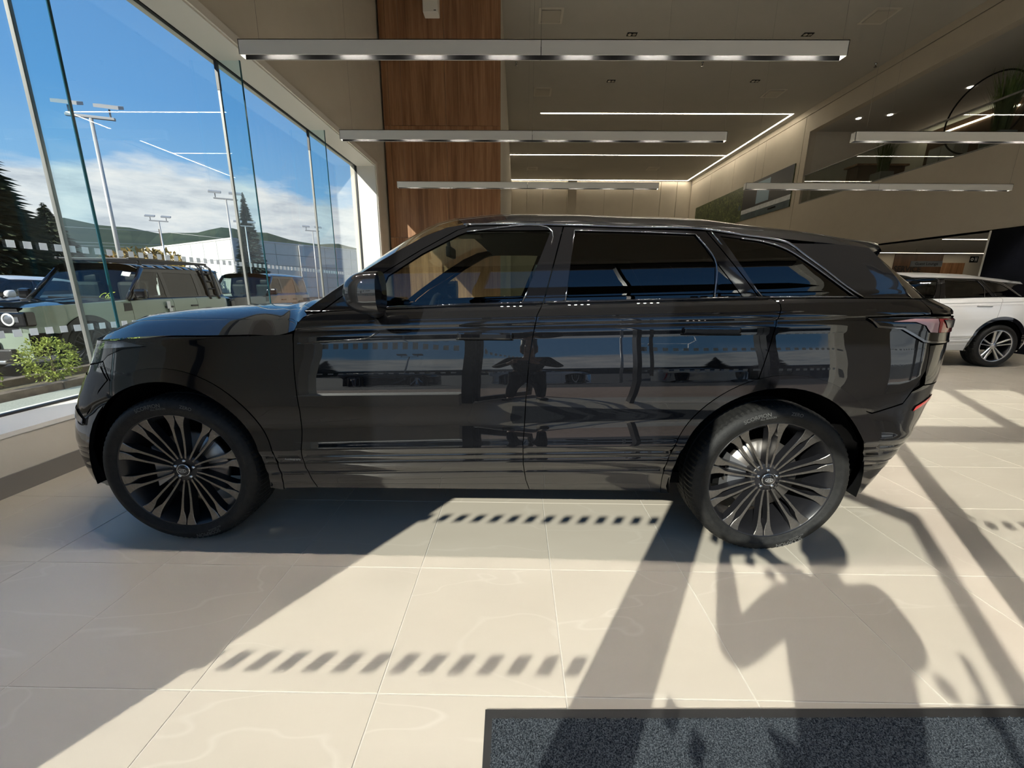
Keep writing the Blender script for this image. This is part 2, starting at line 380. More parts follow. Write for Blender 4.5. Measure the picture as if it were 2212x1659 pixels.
# open entrance leaf, hinged on the left post and swung outwards
leaf = empty('door_1', (-.44, -.30, 0), math.atan2(-.91, .42)); tag(leaf, kind='structure')
LL = 1.30
MB().box(.05, LL-.05, -.006, .006, .10, 2.38).build('door_glass', M['glass'], leaf)
lf = MB(); lf.box(0, .05, -.025, .025, .02, 2.45); lf.box(LL-.06, LL, -.025, .025, .02, 2.45); lf.box(.05, LL-.06, -.025, .025, 2.36, 2.45); lf.box(.05, LL-.06, -.025, .025, .02, .20)
lf.build('door_frame', M['frame_dark'], leaf)
for k in range(11):
    for z in (.943, 1.561): link('sticker', stk_y, leaf, (.13+k*.1, .008, z))
MB().tube([(LL-.12, -.05, .75), (LL-.12, -.05, 1.75)], .014).build('door_handle', M['steel'], leaf)
hd = MB(); hd.tube([(1.19, -.18, .86), (1.19, -.18, 1.72)], .018); hd.tube([(1.19, -.26, 1.0), (1.19, -.18, 1.0)], .008); hd.tube([(1.19, -.26, 1.6), (1.19, -.18, 1.6)], .008)
d2 = empty('door_2', (0, 0, 0)); tag(d2, kind='structure'); hd.build('door_handle', M['steel'], d2)
# ---- back: walnut block and far wall
wall_back = wall_obj('wall_back', [(XW, -.43, YB+.16, YE, 0, ZC), (-.452, -.43, YB+.012, YB+.16, 0, ZC)], M['wall'])   # panels stand off the wall: open shadow gaps
cols = [(XW+.05, -2.962), (-2.956, -1.675), (-1.669, -.42)]; rows = [(.02, 2.474), (2.480, 4.906), (4.912, 7.335), (7.341, ZC-.02)]
for a, b in cols:
    for z0, z1 in rows: MB().bbox(((a+b)/2, YB-.004, (z0+z1)/2), (b-a, .026, z1-z0), .002).build('wood_panel', M['wood'], wall_back)
far = wall_obj('wall_far', [(-.43, XR, YE, YE+.3, 0, ZC)], M['wall'])
xs = [-.40, .55, 1.55, 3.05, 3.65, 5.4, 7.2, 8.9, 9.9, XR-.02]
for a, b in zip(xs, xs[1:]):
    MB().bbox(((a+b)/2, YE-.02, ZC/2), (b-a-.03, .05 if (a, b) != (3.05, 3.65) else .5, ZC-.05), .004).build('wall_panel', M['wall_panel'], far)
# ---- ceiling
ceiling = wall_obj('ceiling', [(XG-.12, XR+.3, -.42, YE+.3, ZC, ZC+.2)], M['ceil'])
# ---- right wall, mezzanine and the recess below it
ZM, ZT, ZU, YM = 4.52, 7.03, 2.65, 16.80
# a real 25 mm reveal runs below the ceiling and 24 mm joints part the panels of the far stretch
right_boxes = [(XR, XR+.25, 2.0, YM, ZT, 7.62), (XR, XR+.25, 2.0, YE, 7.645, ZC), (XR+.05, XR+.25, 2.0, YE, 7.60, 7.66), (XR+.05, XR+.25, YM, YE, 0, ZC), (XR, XR+.25, 2.0, YM, ZU, ZM), (XR, XR+.25, -.42, 2.0, 0, ZC), (XR, XR+.25, 2.0, 4.2, 0, ZT)]
jy = [YM, 17.1, 19.6, 22.2, 24.7, YE]
for n_, (a_, b_) in enumerate(zip(jy, jy[1:])): right_boxes.append((XR, XR+.06, a_+(.012 if n_ else 0), b_-(.012 if n_ < 4 else 0), 0, 7.62))
right = wall_obj('wall_right', right_boxes, M['wall_panel'])
M['mezz_wall'] = noisy('grey planter', (.33, .32, .29), (.36, .345, .315), 2, .8)
wall_obj('floor_upper', [(XR+.25, 19.6, 4.0, YM+.2, ZU+.02, ZM)], M['wall_panel'])
wall_obj('ceiling_upper', [(XR+.25, 19.6, 4.0, YM+.2, ZT, ZC)], M['ceil'])
wall_obj('wall_upper_end', [(XR+.25, 19.6, YM, YM+.2, ZM, ZT)], M['wall'])
wall_obj('wall_upper_rear', [(15.2, 15.4, 4.0, YM, ZM, ZT)], M['wood_dark'])
YS = 16.0
wu = wall_obj('wall_service', [(XR, 20, YS, YM+.1, 0, ZU)], M['wall_panel'])
wall_obj('timber_cladding', [(14.19, 15.98, YS-.03, YS, 0, ZU)], M['wood_dark'], wu)
wall_obj('timber_door', [(15.98, 16.30, YS-.02, YS, 0, 2.35)], M['wood'], wu); wall_obj('timber_door', [(16.32, 16.85, YS-.02, YS, 0, 2.35)], M['wood'], wu)
text_obj('lettering', 'SERVICE', .30, M['lettering_black'], wu, lambda a, b: (14.22+a*.93, YS-.035, 2.10+b), bold=.012)
wall_obj('ceiling_recess', [(XR, 20, 4.0, YS, ZU, ZU+.02)], M['ceil'])
wall_obj('wall_recess_side', [(19.9, 20.1, 4.0, YS, 0, ZU)], M['wall_panel'])
# ================================================================== CARS
def interp(xs, ys):
    xs = np.array(xs, float); ys = np.array(ys, float); h = np.diff(xs); d = np.diff(ys)/h; m = np.zeros(len(xs)); m[0] = d[0]; m[-1] = d[-1]
    for i in range(1, len(xs)-1): m[i] = (d[i-1]*h[i]+d[i]*h[i-1])/(h[i]+h[i-1])
    def f(x):
        x = np.clip(np.asarray(x, float), xs[0], xs[-1]); i = np.clip(np.searchsorted(xs, x)-1, 0, len(xs)-2); t = (x-xs[i])/h[i]
        return (2*t**3-3*t*t+1)*ys[i]+(t**3-2*t*t+t)*h[i]*m[i]+(-2*t**3+3*t*t)*ys[i+1]+(t**3-t*t)*h[i]*m[i+1]
    return f
def sstep(x, a, b):
    t = np.clip((x-a)/(b-a), 0, 1); return t*t*(3-2*t)
# plan outline (q along the flank, s = distance behind the front axle, w = half width) and inset by height
PLAN = np.array([(-1.80, -.868, 0.0), (-1.5, -.860, .30), (-1.28, -.838, .52), (-1.08, -.775, .71), (-.92, -.665, .825), (-.75, -.515, .898), (-.55, -.325, .938), (-.3, -.08, .958), (0, .21, .964), (.6, .81, .962), (1.2, 1.41, .960), (1.9, 2.11, .962), (2.5, 2.71, .965), (2.9, 3.11, .960), (3.15, 3.36, .940), (3.35, 3.55, .898), (3.50, 3.675, .830), (3.65, 3.785, .715), (3.82, 3.87, .53), (4.05, 3.915, .28), (4.3, 3.929, 0.0)])
Sq = interp(PLAN[:, 0], PLAN[:, 1]); Wq = interp(PLAN[:, 0], PLAN[:, 2])
OS = interp([.15, .25, .30, .36, .41, .417, .424, .48, .486, .492, .51, .516, .522, .54, .546, .552, .58, .62, .66, .72, .80, .85, .87, .92, .97, 1.02, 1.06, 1.10, 1.108, 1.116, 1.124, 1.145, 1.17, 1.19, 1.205, 1.235, 1.3, 1.4, 1.5, 1.57, 1.62, 1.66],
            [.12, .08, .06, .042, .030, .031, .027, .015, .0165, .0125, .009, .011, .007, .001, .0, .0005, .006, .0105, .012, .009, .006, .008, .010, .015, .023, .033, .041, .048, .054, .056, .052, .060, .074, .088, .104, .115, .135, .175, .222, .258, .29, .33])
OF = interp([.15, .25, .33, .42, .52, .62, .70, .80, .90, .98, 1.05, 1.12, 1.2, 1.66], [.14, .075, .05, .04, .04, .05, .078, .13, .205, .28, .35, .42, .50, 1.1])
OR_ = interp([.15, .25, .32, .4, .5, .6, .7, .8, .95, 1.05, 1.14, 1.17, 1.2, 1.25, 1.3, 1.66], [.62, .47, .36, .235, .115, .055, .025, .01, .0, .0, .0, .005, .02, .06, .12, .7])
def PQ(q, z):
    q = np.asarray(q, float); z = np.asarray(z, float); e = 1e-3
    zz = z-.031*np.clip(Sq(q)-1.6, -1.6, 1.7)
    ds = Sq(q+e)-Sq(q-e); dw = Wq(q+e)-Wq(q-e); l = np.hypot(ds, dw)+1e-12; ns, nw = -dw/l, ds/l
    up = 1-sstep(z, 1.19, 1.25)
    wf = (1-sstep(q, -1.2, -.42))*up; wr = sstep(q, 3.2, 3.75)*up
    o = OS(zz)*(1-wf)*(1-wr)+OF(zz)*wf+OR_(zz)*wr
    return Sq(q)-ns*o, Wq(q)-nw*o
def q_of(s, z):
    lo = np.full(np.shape(s), -1.75); hi = np.full(np.shape(s), 4.25); s = np.asarray(s, float)
    for _ in range(40):
        m = (lo+hi)/2; c = PQ(m, z)[0] < s; lo = np.where(c, m, lo); hi = np.where(c, hi, m)
    return (lo+hi)/2
def velar_surf(Q, off=0.0):
    """Q (n,2) -> points and outward normals on the near flank; lateral is -y"""
    q, z = Q[:, 0], Q[:, 1]; e = 2e-3
    def pt(q, z):
        s, w = PQ(q, z); return np.stack([s, -w, z], 1)
    p = pt(q, z); n = np.cross(pt(q+e, z)-pt(q-e, z), pt(q, z+e)-pt(q, z-e)); n /= np.linalg.norm(n, axis=1)[:, None]+1e-12
    return p+n*off, n
def to_q(poly): return [(float(q_of(s, z)), z) for s, z in poly]
def inside(poly, pts):
    poly = np.asarray(poly); x, y = pts[:, 0], pts[:, 1]; c = np.zeros(len(pts), bool); n = len(poly)
    for i in range(n):
        x0, y0 = poly[i]; x1, y1 = poly[i-1]
        k = ((y0 > y) != (y1 > y)); xi = (x1-x0)*(y-y0)/((y1-y0) if y1 != y0 else 1e-12)+x0; c ^= k & (x < xi)
    return c
def resample(poly, h):
    out = []
    for i in range(len(poly)):
        a = np.array(poly[i], float); b = np.array(poly[(i+1) % len(poly)], float); n = max(1, int(math.ceil(np.linalg.norm(b-a)/h)))
        out += [tuple(a+(b-a)*k/n) for k in range(n)]
    return out
def zshift(q): return .031*np.clip(Sq(q)-1.6, -1.6, 1.7)
ZROWS = np.concatenate([np.arange(.16, .40, .02), np.arange(.402, .43, .0035), np.arange(.44, .476, .012), np.arange(.478, .53, .0032), np.arange(.534, .56, .0035), np.arange(.57, 1.09, .016), np.arange(1.10, 1.13, .0035), np.arange(1.14, 1.25, .010), np.arange(1.26, 1.66, .016)])
def panel_mesh(name, poly, surf, mat, off=0.0, dq=.045, dz=.016, rim=.014, holes=()):
    """skin panel: polygon in surface coordinates, meshed on the surface with true normals and a turned-in rim"""
    warp = surf is velar_surf
    if warp:                                                        # rows of the mesh follow the body's rising feature lines
        un = lambda L: [(q, z-float(zshift(q))) for q, z in L]; poly = un(resample(poly, .03)); holes = [un(resample(k, .03)) for k in holes]
        sf = lambda V, o: velar_surf(np.stack([V[:, 0], V[:, 1]+zshift(V[:, 0])], 1), o)
    else: sf = surf
    h = min(dq, dz*1.6); loops = [resample(poly, h)]+[resample(k, h) for k in holes]
    pts = []; edges = []
    for L in loops:
        b = len(pts); pts += L; edges += [(b+i, b+(i+1) % len(L)) for i in range(len(L))]
    P0 = np.array(poly); x0, y0 = P0.min(0); x1, y1 = P0.max(0); rows = ZROWS if warp and dz < .03 else np.arange(y0+dz*.5, y1, dz)
    gx, gy = np.meshgrid(np.arange(x0+dq*.5, x1, dq), rows[(rows > y0) & (rows < y1)]); G = np.stack([gx.ravel(), gy.ravel()], 1)
    if len(G):
        G = G[inside(poly, G)]
        for k in holes: G = G[~inside(k, G)]
        if len(G):
            B = np.array(pts); fz = .008 if warp else dz; d = np.min(np.hypot((G[:, None, 0]-B[None, :, 0])/dq, (G[:, None, 1]-B[None, :, 1])/fz), 1); G = G[d > .40]
    SC = 3.0 if warp else 1.0
    allp = [Vector((p[0], p[1]*SC)) for p in pts]+[Vector((g_[0], g_[1]*SC)) for g_ in G]
    vo, _, fo, *_ = delaunay_2d_cdt(allp, edges, [], 0, 1e-6)
    V = np.array([tuple(v) for v in vo]); V[:, 1] /= SC; F = np.array(fo); C = V[F].mean(1); ok = inside(poly, C)
    for k in holes: ok &= ~inside(k, C)
    F = F[ok]; A = V[F]; ar = (A[:, 1, 0]-A[:, 0, 0])*(A[:, 2, 1]-A[:, 0, 1])-(A[:, 1, 1]-A[:, 0, 1])*(A[:, 2, 0]-A[:, 0, 0])
    F = F[np.abs(ar) > 1e-9]; ar = ar[np.abs(ar) > 1e-9]; F[ar < 0] = F[ar < 0][:, ::-1]
    p, n = sf(V, off); vs = list(map(tuple, p)); ns = list(map(tuple, n)); fs = [tuple(f) for f in F]
    if rim:
        for L in loops:
            Lp = np.array(L); a, na = sf(Lp, off); m = len(L); b0 = len(vs)
            area = sum(Lp[i, 0]*Lp[(i+1) % m, 1]-Lp[(i+1) % m, 0]*Lp[i, 1] for i in range(m)); hole = L is not loops[0]
            tang = np.roll(a, -1, 0)-np.roll(a, 1, 0); out = np.cross(tang, na); out /= np.linalg.norm(out, axis=1)[:, None]+1e-9
            if (area < 0) != hole: out = -out
            mid = na*.8+out*.6; mid /= np.linalg.norm(mid, axis=1)[:, None]
            for ring, nr in ((a, mid), (a-na*.003+out*.0012, out), (a-na*rim, out)): vs += list(map(tuple, ring)); ns += list(map(tuple, nr))
            for k in range(2):
                for i in range(m):
                    j = (i+1) % m; f = (b0+k*m+i, b0+k*m+j, b0+(k+1)*m+j, b0+(k+1)*m+i); fs.append(f if (area > 0) != hole else f[::-1])
    me = bpy.data.meshes.new(name); me.from_pydata(vs, [], fs); me.materials.append(mat)
    me.polygons.foreach_set('use_smooth', [True]*len(me.polygons)); me.update(); me.normals_split_custom_set_from_vertices(ns)
    return me
def coons(c0, c1, d0, d1):
    """patch from c0 (v=0), c1 (v=1) along u; d0 (u=0), d1 (u=1) along v"""
    c0, c1, d0, d1 = map(np.asarray, (c0, c1, d0, d1)); nu, nv = len(c0), len(d0)
    u = np.linspace(0, 1, nu)[:, None, None]; v = np.linspace(0, 1, nv)[None, :, None]
    return ((1-v)*c0[:, None]+v*c1[:, None]+(1-u)*d0[None]+u*d1[None]-((1-u)*(1-v)*c0[0]+u*(1-v)*c0[-1]+(1-u)*v*c1[0]+u*v*c1[-1]))
def respline(pts, n):
    pts = np.array(pts, float); d = np.r_[0, np.cumsum(np.linalg.norm(np.diff(pts, axis=0), axis=1))]; t = np.linspace(0, d[-1], n)
    return np.stack([interp(d, pts[:, k])(t) for k in range(pts.shape[1])], 1)
def circ(c, r, a0, a1, n=24): return [(c[0]+r*math.cos(R(a0+(a1-a0)*k/n)), c[1]+r*math.sin(R(a0+(a1-a0)*k/n))) for k in range(n+1)]
def flank(pts, off=0.0):
    """(s,z) polyline lifted on to the near flank"""
    Q = np.array(to_q(pts)); return velar_surf(Q, off)[0]

def wheel_parts(style):
    """meshes of one wheel; axis y, outer face towards -y, centre at origin"""
    out = {}
    t = MB(); N = 176; prof = [(.296, .118), (.306, .128), (.335, .1325), (.360, .126), (.374, .112), (.381, .098), (.3845, .075), (.3845, .034), (.378, .033), (.378, .025), (.3855, .024), (.3855, -.024), (.378, -.025), (.378, -.033), (.3845, -.034), (.3845, -.075), (.381, -.098), (.374, -.112), (.360, -.126), (.340, -.1325), (.326, -.1325), (.324, -.130), (.306, -.128), (.296, -.118)]
    t.lathe(prof, N, 0)
    m = len(prof)
    for k in range(N):                                              # cross sipes cut the shoulders into blocks
        if k % 2:
            for i, (r, h) in enumerate(prof):
                if .370 < r < .3850 and abs(h) > .05 or r > .3840:
                    x, y, z = t.v[k*m+i]; f = (r-(.0055 if abs(h) > .05 else .0025))/r; t.v[k*m+i] = (x*f, y, z*f)
    for i_, f_ in enumerate(t.f):
        c_ = np.mean([t.v[k_] for k_ in f_], 0)
        if math.hypot(c_[0], c_[2]) > .370: t.sm[i_] = False
    out['tyre'] = (t.mesh('tyre', M['rubber']), 'rubber')
    b = MB(); b.lathe([(.297, -.116), (.3005, -.121), (.297, -.122), (.292, -.116), (.284, -.106), (.272, -.085), (.262, -.03), (.256, .05), (.268, .10), (.296, .118)], 72)
    out['wheel'] = (b.mesh('wheel', M['rim_black']), None)
    sp = []
    if style == 'twin':
        def bar(sg):
            # centre line angle and half widths along the radius; the end flares against the rim
            ins = []; outs = []
            for r, ang, wi, wo in ((.060, 8.6, .0045, .0045), (.10, 8.2, .0048, .0048), (.16, 7.1, .0055, .0055), (.205, 6.1, .0062, .0065), (.226, 5.6, .0075, .0085), (.247, 5.2, .0150, .0110), (.270, 5.0, .0210, .0165), (.294, 5.0, .0225, .0260)):
                c = r*math.sin(R(ang)); rr = r*math.cos(R(ang)); ins.append((rr, c-wi)); outs.append((rr, c+wo))
            return [(r, sg*c) for r, c in ins], [(r, sg*c) for r, c in outs]
        mb = MB()
        for sg in (-1, 1):
            a, o = bar(sg); top = []; bot = []
            y = lambda r: -.086-.030*(r/.28)**1.6
            rows = []
            for (r0, c0), (r1, c1) in zip(a, o): rows.append([(c0, y(r0)+.042, r0), (c0, y(r0)+.0015, r0), (c0+(c1-c0)*.06, y(r0), r0), (c1-(c1-c0)*.06, y(r1), r1), (c1, y(r1)+.0015, r1), (c1, y(r1)+.042, r1)])
            for i in range(len(rows)-1):
                for j in range(5):
                    q4 = [rows[i][j], rows[i][j+1], rows[i+1][j+1], rows[i+1][j]]
                    mb.add(q4 if sg > 0 else q4[::-1], [(0, 1, 2, 3)], 0 if 1 <= j <= 3 else 1)
        me = fixnormals(mb.mesh('spoke', [M['machined'], M['rim_black']]))
        for k in range(10): sp.append(('spoke', me, k*36.0+(18.0 if k is None else 0)))
        hub = MB(); hub.lathe([(0, -.083), (.070, -.084), (.078, -.078), (.080, -.03)], 40); out['hub'] = (hub.mesh('hub', M['rim_black']), None)
        for k in range(5):
            n = MB(); a = R(90+72*k); n.lathe([(0, -.095), (.007, -.094), (.0095, -.086), (.0095, -.075)], 12, c=(.046*math.cos(a), 0, .046*math.sin(a))); out['lug_nut', k] = (n.mesh('lug_nut', M['chrome']), None)
        cap = MB(); cap.lathe([(0, -.104), (.024, -.1035), (.028, -.100), (.030, -.08)], 32, 0); cap.lathe([(.0285, -.1005), (.0305, -.1015), (.032, -.097)], 32, 1); out['hub_cap'] = (cap.mesh('hub_cap', [M['gloss_black'], M['chrome']]), None)
        em = MB(); e = [(.0195*math.cos(2*math.pi*k/28), .0105*math.sin(2*math.pi*k/28)) for k in range(28)]; e2 = [(x*.88, z*.82) for x, z in e]
        rot = lambda x, z: (x*math.cos(R(0))-z*math.sin(R(0)), x*math.sin(R(0))+z*math.cos(R(0)))
        em.add([(x, -.1052, z) for x, z in e]+[(x, -.1052, z) for x, z in e2], [(i, (i+1) % 28, 28+(i+1) % 28, 28+i) for i in range(28)])
        for tx, zz in (('LAND', .0032), ('ROVER', -.0036)):
            vs, fs = text_data(tx, .0085, 'CENTER', .0002); em.add([(v[0]*.95, -.1055, v[1]+zz) for v in vs], fs)
        out['emblem'] = (em.mesh('emblem', M['lettering_grey']), None)
    else:
        mb = MB()
        for sg in (-1, 1):
            P = [[(sg*(.010+.0), -.075+.03, .05), (sg*.004, -.086, .05), (sg*.022, -.086, .05), (sg*.024, -.045, .05)], [(sg*.016, -.06, .16), (sg*.020, -.098, .16), (sg*.038, -.098, .16), (sg*.042, -.06, .16)], [(sg*.034, -.07, .278), (sg*.038, -.114, .278), (sg*.060, -.114, .270), (sg*.064, -.07, .270)]]
            mb.grid(P, flip=sg > 0)
        me = fixnormals(mb.mesh('spoke', M['alloy']))
        for k in range(5): sp.append(('spoke', me, k*72.0))
        hub = MB(); hub.lathe([(0, -.088), (.055, -.088), (.062, -.08), (.064, -.03)], 30); out['hub'] = (hub.mesh('hub', M['alloy']), None)
        lip = MB(); lip.lathe([(.270, -.112), (.288, -.122), (.289, -.112)], 48); out['rim_lip'] = (lip.mesh('rim_lip', M['alloy']), None)
    out['spokes'] = sp
    d = MB(); d.lathe([(.06, -.03), (.178, -.032), (.18, -.022), (.18, -.006), (.06, -.004)], 40); out['brake_disc'] = (d.mesh('brake_disc', M['brake']), None)
    c = MB(); c.prism([(r*math.cos(R(a)), r*math.sin(R(a))) for r, a in ((.10, 150), (.10, 210), (.205, 212), (.205, 148))], lambda x, z: (x, -.055, z), lambda x, z: (x, .02, z)); out['brake_caliper'] = (fixnormals(c.mesh('brake_caliper', M['caliper'])), None)
    tx = MB()
    def arc_text(s, size, r, a_mid, mb):
        vs, fs = text_data(s, size, 'CENTER', size*.015)
        def pl(x, y): g = R(a_mid)-x/r; return ((r+y)*math.cos(g), -.1335 if abs(r-.338) < .03 else -.131, (r+y)*math.sin(g))
        mb.add([pl(v[0], v[1]) for v in vs], fs)
    if style == 'twin':
        for n_, a_ in enumerate((('SCORPION', .026, .346, 108), ('ALL SEASON', .013, .3305, 100), ('ZERO', .022, .347, 78), ('SCORPION', .026, .346, 290), ('ALL SEASON', .013, .3305, 297))):
            tx = MB(); arc_text(*a_, tx); out['tyre_lettering', n_] = (tx.mesh('tyre_lettering', M['rubber_text']), None)
    return out
WHEELS = {k: wheel_parts(k) for k in ('twin', 'five')}
def put_wheel(car, loc, steer, style, side, spin=0.0, detail=True):
    """part 'wheel' with its sub-parts; side -1 = near flank"""
    wp = WHEELS[style]; wh = link('wheel', wp['wheel'][0], car, loc); wh.rotation_euler = (0, spin, steer+(0 if side < 0 else math.pi))
    for k, v in wp.items():
        if k in ('wheel', 'spokes'): continue
        nm = k if isinstance(k, str) else k[0]
        if not detail and nm in ('lug_nut', 'tyre_lettering', 'emblem', 'brake_disc', 'brake_caliper', 'hub_cap'): continue
        o = link(nm, v[0], wh)
        if nm in ('brake_caliper', 'tyre_lettering'): o.rotation_euler = (0, -spin if nm == 'brake_caliper' else 0, 0)
    for nm, me, a in wp['spokes']:
        o = link(nm, me, wh); o.rotation_euler = (0, R(a), 0)
    return wh
# ---- outlines of the large black SUV (s behind the front axle, z above floor), read off the photo on its flank
G1 = [(.634, 1.072), (.636, 1.026), (.637, .942), (.640, .857), (.644, .768), (.647, .706), (.644, .612), (.636, .526), (.632, .477), (.640, .418), (.652, .35), (.668, .299)]
G2 = [(1.779, 1.214), (1.753, 1.165), (1.736, 1.082), (1.718, .96), (1.706, .775), (1.702, .651), (1.696, .565), (1.699, .458), (1.713, .362), (1.733, .300)]
G3 = [(2.813, 1.246), (2.84, 1.221), (2.838, 1.199), (2.817, 1.15), (2.795, 1.058), (2.772, .975), (2.752, .900)]
CF, RF, CR, RR = (0.0, .40), .507, (2.889, .40), .512
def sh(pts, d): return [(s+d, z) for s, z in pts]
g = .0022
def qq(*parts):
    """mix of s-polylines (lists) and explicit q-points (tuples of lists marked 'q')"""
    out = []
    for k, p in parts: out += (to_q(p) if k == 's' else p)
    return out
VM = {}
def vpanel(key, poly, mat='gloss_black', **kw): VM[key] = panel_mesh(key, poly, velar_surf, M[mat], **kw)
archF = circ(CF, RF+.001, -12, 119.6, 26)
hood_shut = [(-.20, 1.033), (-.12, 1.040), (.063, 1.050), (.241, 1.053), (.418, 1.058)]
vpanel('front_fender', qq(('s', hood_shut), ('s', [(.600, 1.066)]), ('s', sh(G1, -g)), ('s', archF), ('q', [(-.522, .932), (-.488, .957), (-.407, .988), (-.278, 1.005)]))[::-1], 'black_paint')
belt = lambda s: 1.186+.0225*(s-1.0)
vpanel('front_door', qq(('s', sh(G1[1:], g)), ('s', sh(G2[::-1], -g)), ('s', [(1.45, 1.205), (1.18, 1.19), (.95, 1.180), (.76, 1.166), (.705, 1.155), (.668, 1.135), (.650, 1.105), (.640, 1.075)])), 'black_paint')
vpanel('rear_door', qq(('s', sh(G2, g)), ('s', [(2.30, .304)]), ('s', circ(CR, RR+.001, 192, 106.0, 18)), ('s', sh(G3[::-1], -g)), ('s', [(2.50, 1.238), (2.2, 1.228), (1.95, 1.219)])), 'black_paint')
lampL = [(3.02, 1.165), (3.064, 1.132), (3.185, 1.124), (3.242, 1.098), (3.313, 1.066), (3.362, 1.062)]
vpanel('rear_quarter', qq(('s', sh(G3, g)), ('s', circ(CR, RR+.001, 105.0, 42.5, 16)), ('q', [(3.093, .737), (3.244, .780), (3.274, .835), (3.343, .928), (3.354, 1.044)]), ('q', [(3.350, 1.056)]), ('q', [(q-.001, z-.006) for q, z in lampL[4::-1]]), ('q', [(3.012, 1.171), (3.198, 1.178), (3.35, 1.181), (3.36, 1.20), (3.34, 1.246), (3.2, 1.247), (2.95, 1.247)])), 'black_paint')
vpanel('tail_lamp', lampL+[(3.50, 1.056), (3.66, 1.056), (3.66, 1.168), (3.47, 1.169), (3.328, 1.174), (3.198, 1.171)], 'gloss_black', off=.004)
VM['lamp_bar'] = panel_mesh('lamp_bar', [(3.13, 1.147), (3.25, 1.146), (3.31, 1.132), (3.345, 1.100), (3.40, 1.098), (3.40, 1.158), (3.25, 1.158)], velar_surf, M['lamp_pink'], off=.0075, rim=.003)
VM['lamp_red'] = panel_mesh('lamp_red', [(3.405, 1.098), (3.655, 1.096), (3.655, 1.156), (3.405, 1.158)], velar_surf, M['lamp_red'], off=.0075, rim=.003)
VM['lamp_reflex'] = panel_mesh('lamp_reflex', [(3.48, 1.118), (3.645, 1.116), (3.645, 1.152), (3.44, 1.153)], velar_surf, M['lamp_inner'], off=.010, rim=.003)
vpanel('lamp_trim', [(3.012, 1.164), (3.056, 1.124), (3.183, 1.115), (3.235, 1.090), (3.306, 1.057), (3.362, 1.051), (3.66, 1.046), (3.66, 1.054), (3.362, 1.060), (3.312, 1.066), (3.241, 1.099), (3.185, 1.1235), (3.063, 1.1325), (3.022, 1.163)], 'dark_chrome', off=.006, rim=.004)
vpanel('tailgate', [(3.360, 1.040), (3.349, .928), (3.36, .862), (4.299, .862), (4.299, 1.245), (3.345, 1.246), (3.365, 1.20), (3.365, 1.184), (3.67, 1.176), (3.67, 1.046)], 'black_paint')
vpanel('rear_bumper', qq(('q', [(3.093, .730), (3.246, .773), (3.280, .830), (3.352, .856), (4.299, .856), (4.299, .30), (3.30, .265)]), ('s', circ(CR, RR+.001, -14, 41.5, 14))), 'black_paint')
vpanel('rear_reflector', [(3.325, .735), (3.338, .757), (3.50, .800), (3.52, .782), (3.36, .745)], 'reflector', off=.004, rim=.003)
vpanel('front_bumper', qq(('s', circ(CF, RF+.001, 120.5, 196, 22)), ('q', [(-.74, .262), (-1.1, .262), (-1.799, .262), (-1.799, .70), (-1.26, .72), (-1.21, .895), (-.95, .888), (-.75, .888), (-.585, .913), (-.528, .926)]))[::-1], 'black_paint')
vpanel('grille', [(-1.799, .705), (-1.255, .725), (-1.205, .90), (-1.205, .985), (-1.799, .985)], 'satin_black', off=-.012)
vpanel('front_blade', [(-1.25, .655), (-.98, .668), (-.848, .662), (-.745, .630), (-.752, .602), (-.853, .617), (-.98, .625), (-1.25, .63)], 'chrome', off=.006, rim=.004)
vpanel('front_intake', [(-.80, .845), (-.70, .848), (-.545, .905), (-.495, .845), (-.565, .79), (-.60, .735), (-.70, .66), (-.80, .675), (-1.0, .69), (-1.0, .84)], 'gloss_black', off=.003, rim=.003)
headl = [(-.229, 1.026), (-.338, 1.026), (-.502, 1.024), (-.7, 1.018), (-.95, 1.0), (-1.2, .985), (-1.2, .903), (-.95, .895), (-.75, .895), (-.585, .919), (-.523, .935), (-.488, .961), (-.407, .991), (-.278, 1.008)]
vpanel('head_lamp', headl, 'lamp_inner', off=-.03, rim=.01)
VM['lamp_lens'] = panel_mesh('lamp_lens', headl, velar_surf, M['lamp_clear'], off=.0, rim=.02)
vpanel('arch_trim_front', qq(('s', circ(CF, RF, -13, 196, 46)), ('s', circ((0, .40), .445, 198, -13, 40))), 'gloss_black', off=.004, dq=.03, rim=.03)
vpanel('arch_trim_rear', qq(('s', circ(CR, RR, -14, 192, 46)), ('s', circ((2.87, .40), .455, 194, -16, 40))), 'gloss_black', off=.004, dq=.03, rim=.03)
# greenhouse
A_top = [(.672, 1.172), (.805, 1.266), (.918, 1.341), (1.054, 1.426), (1.203, 1.513), (1.32, 1.562), (1.40, 1.577)]
frame = [(.745, 1.170), (.888, 1.267), (1.048, 1.354), (1.207, 1.454), (1.375, 1.549), (1.416, 1.562)]
vpanel('a_pillar', to_q(A_top[::-1]+[(.745, 1.172)]+sh(frame[1:], -.008)[0:]+[(1.424, 1.570)]), 'gloss_black', dq=.02)
rail_top = [(1.40, 1.577), (1.618, 1.580), (1.877, 1.576), (2.21, 1.566), (2.54, 1.556), (2.727, 1.527), (2.826, 1.514), (2.905, 1.495), (2.968, 1.444), (3.056, 1.376), (3.147, 1.305), (3.222, 1.256)]
dlo_f = [(1.037, 1.285), (1.055, 1.333), (1.209, 1.436), (1.377, 1.526), (1.418, 1.541), (1.471, 1.548), (1.818, 1.552), (1.685, 1.218), (1.452, 1.210), (1.177, 1.197), (1.045, 1.192)]
dlo_r = [(1.928, 1.549), (2.209, 1.543), (2.487, 1.532), (2.568, 1.408), (2.557, 1.246), (1.882, 1.223)]
tri = [(2.578, 1.398), (2.685, 1.252), (2.572, 1.247)]
dlo_q = [(2.60, 1.525), (2.694, 1.514), (2.787, 1.500), (2.892, 1.465), (2.966, 1.418), (3.054, 1.353), (3.123, 1.303), (3.185, 1.258), (2.768, 1.253)]
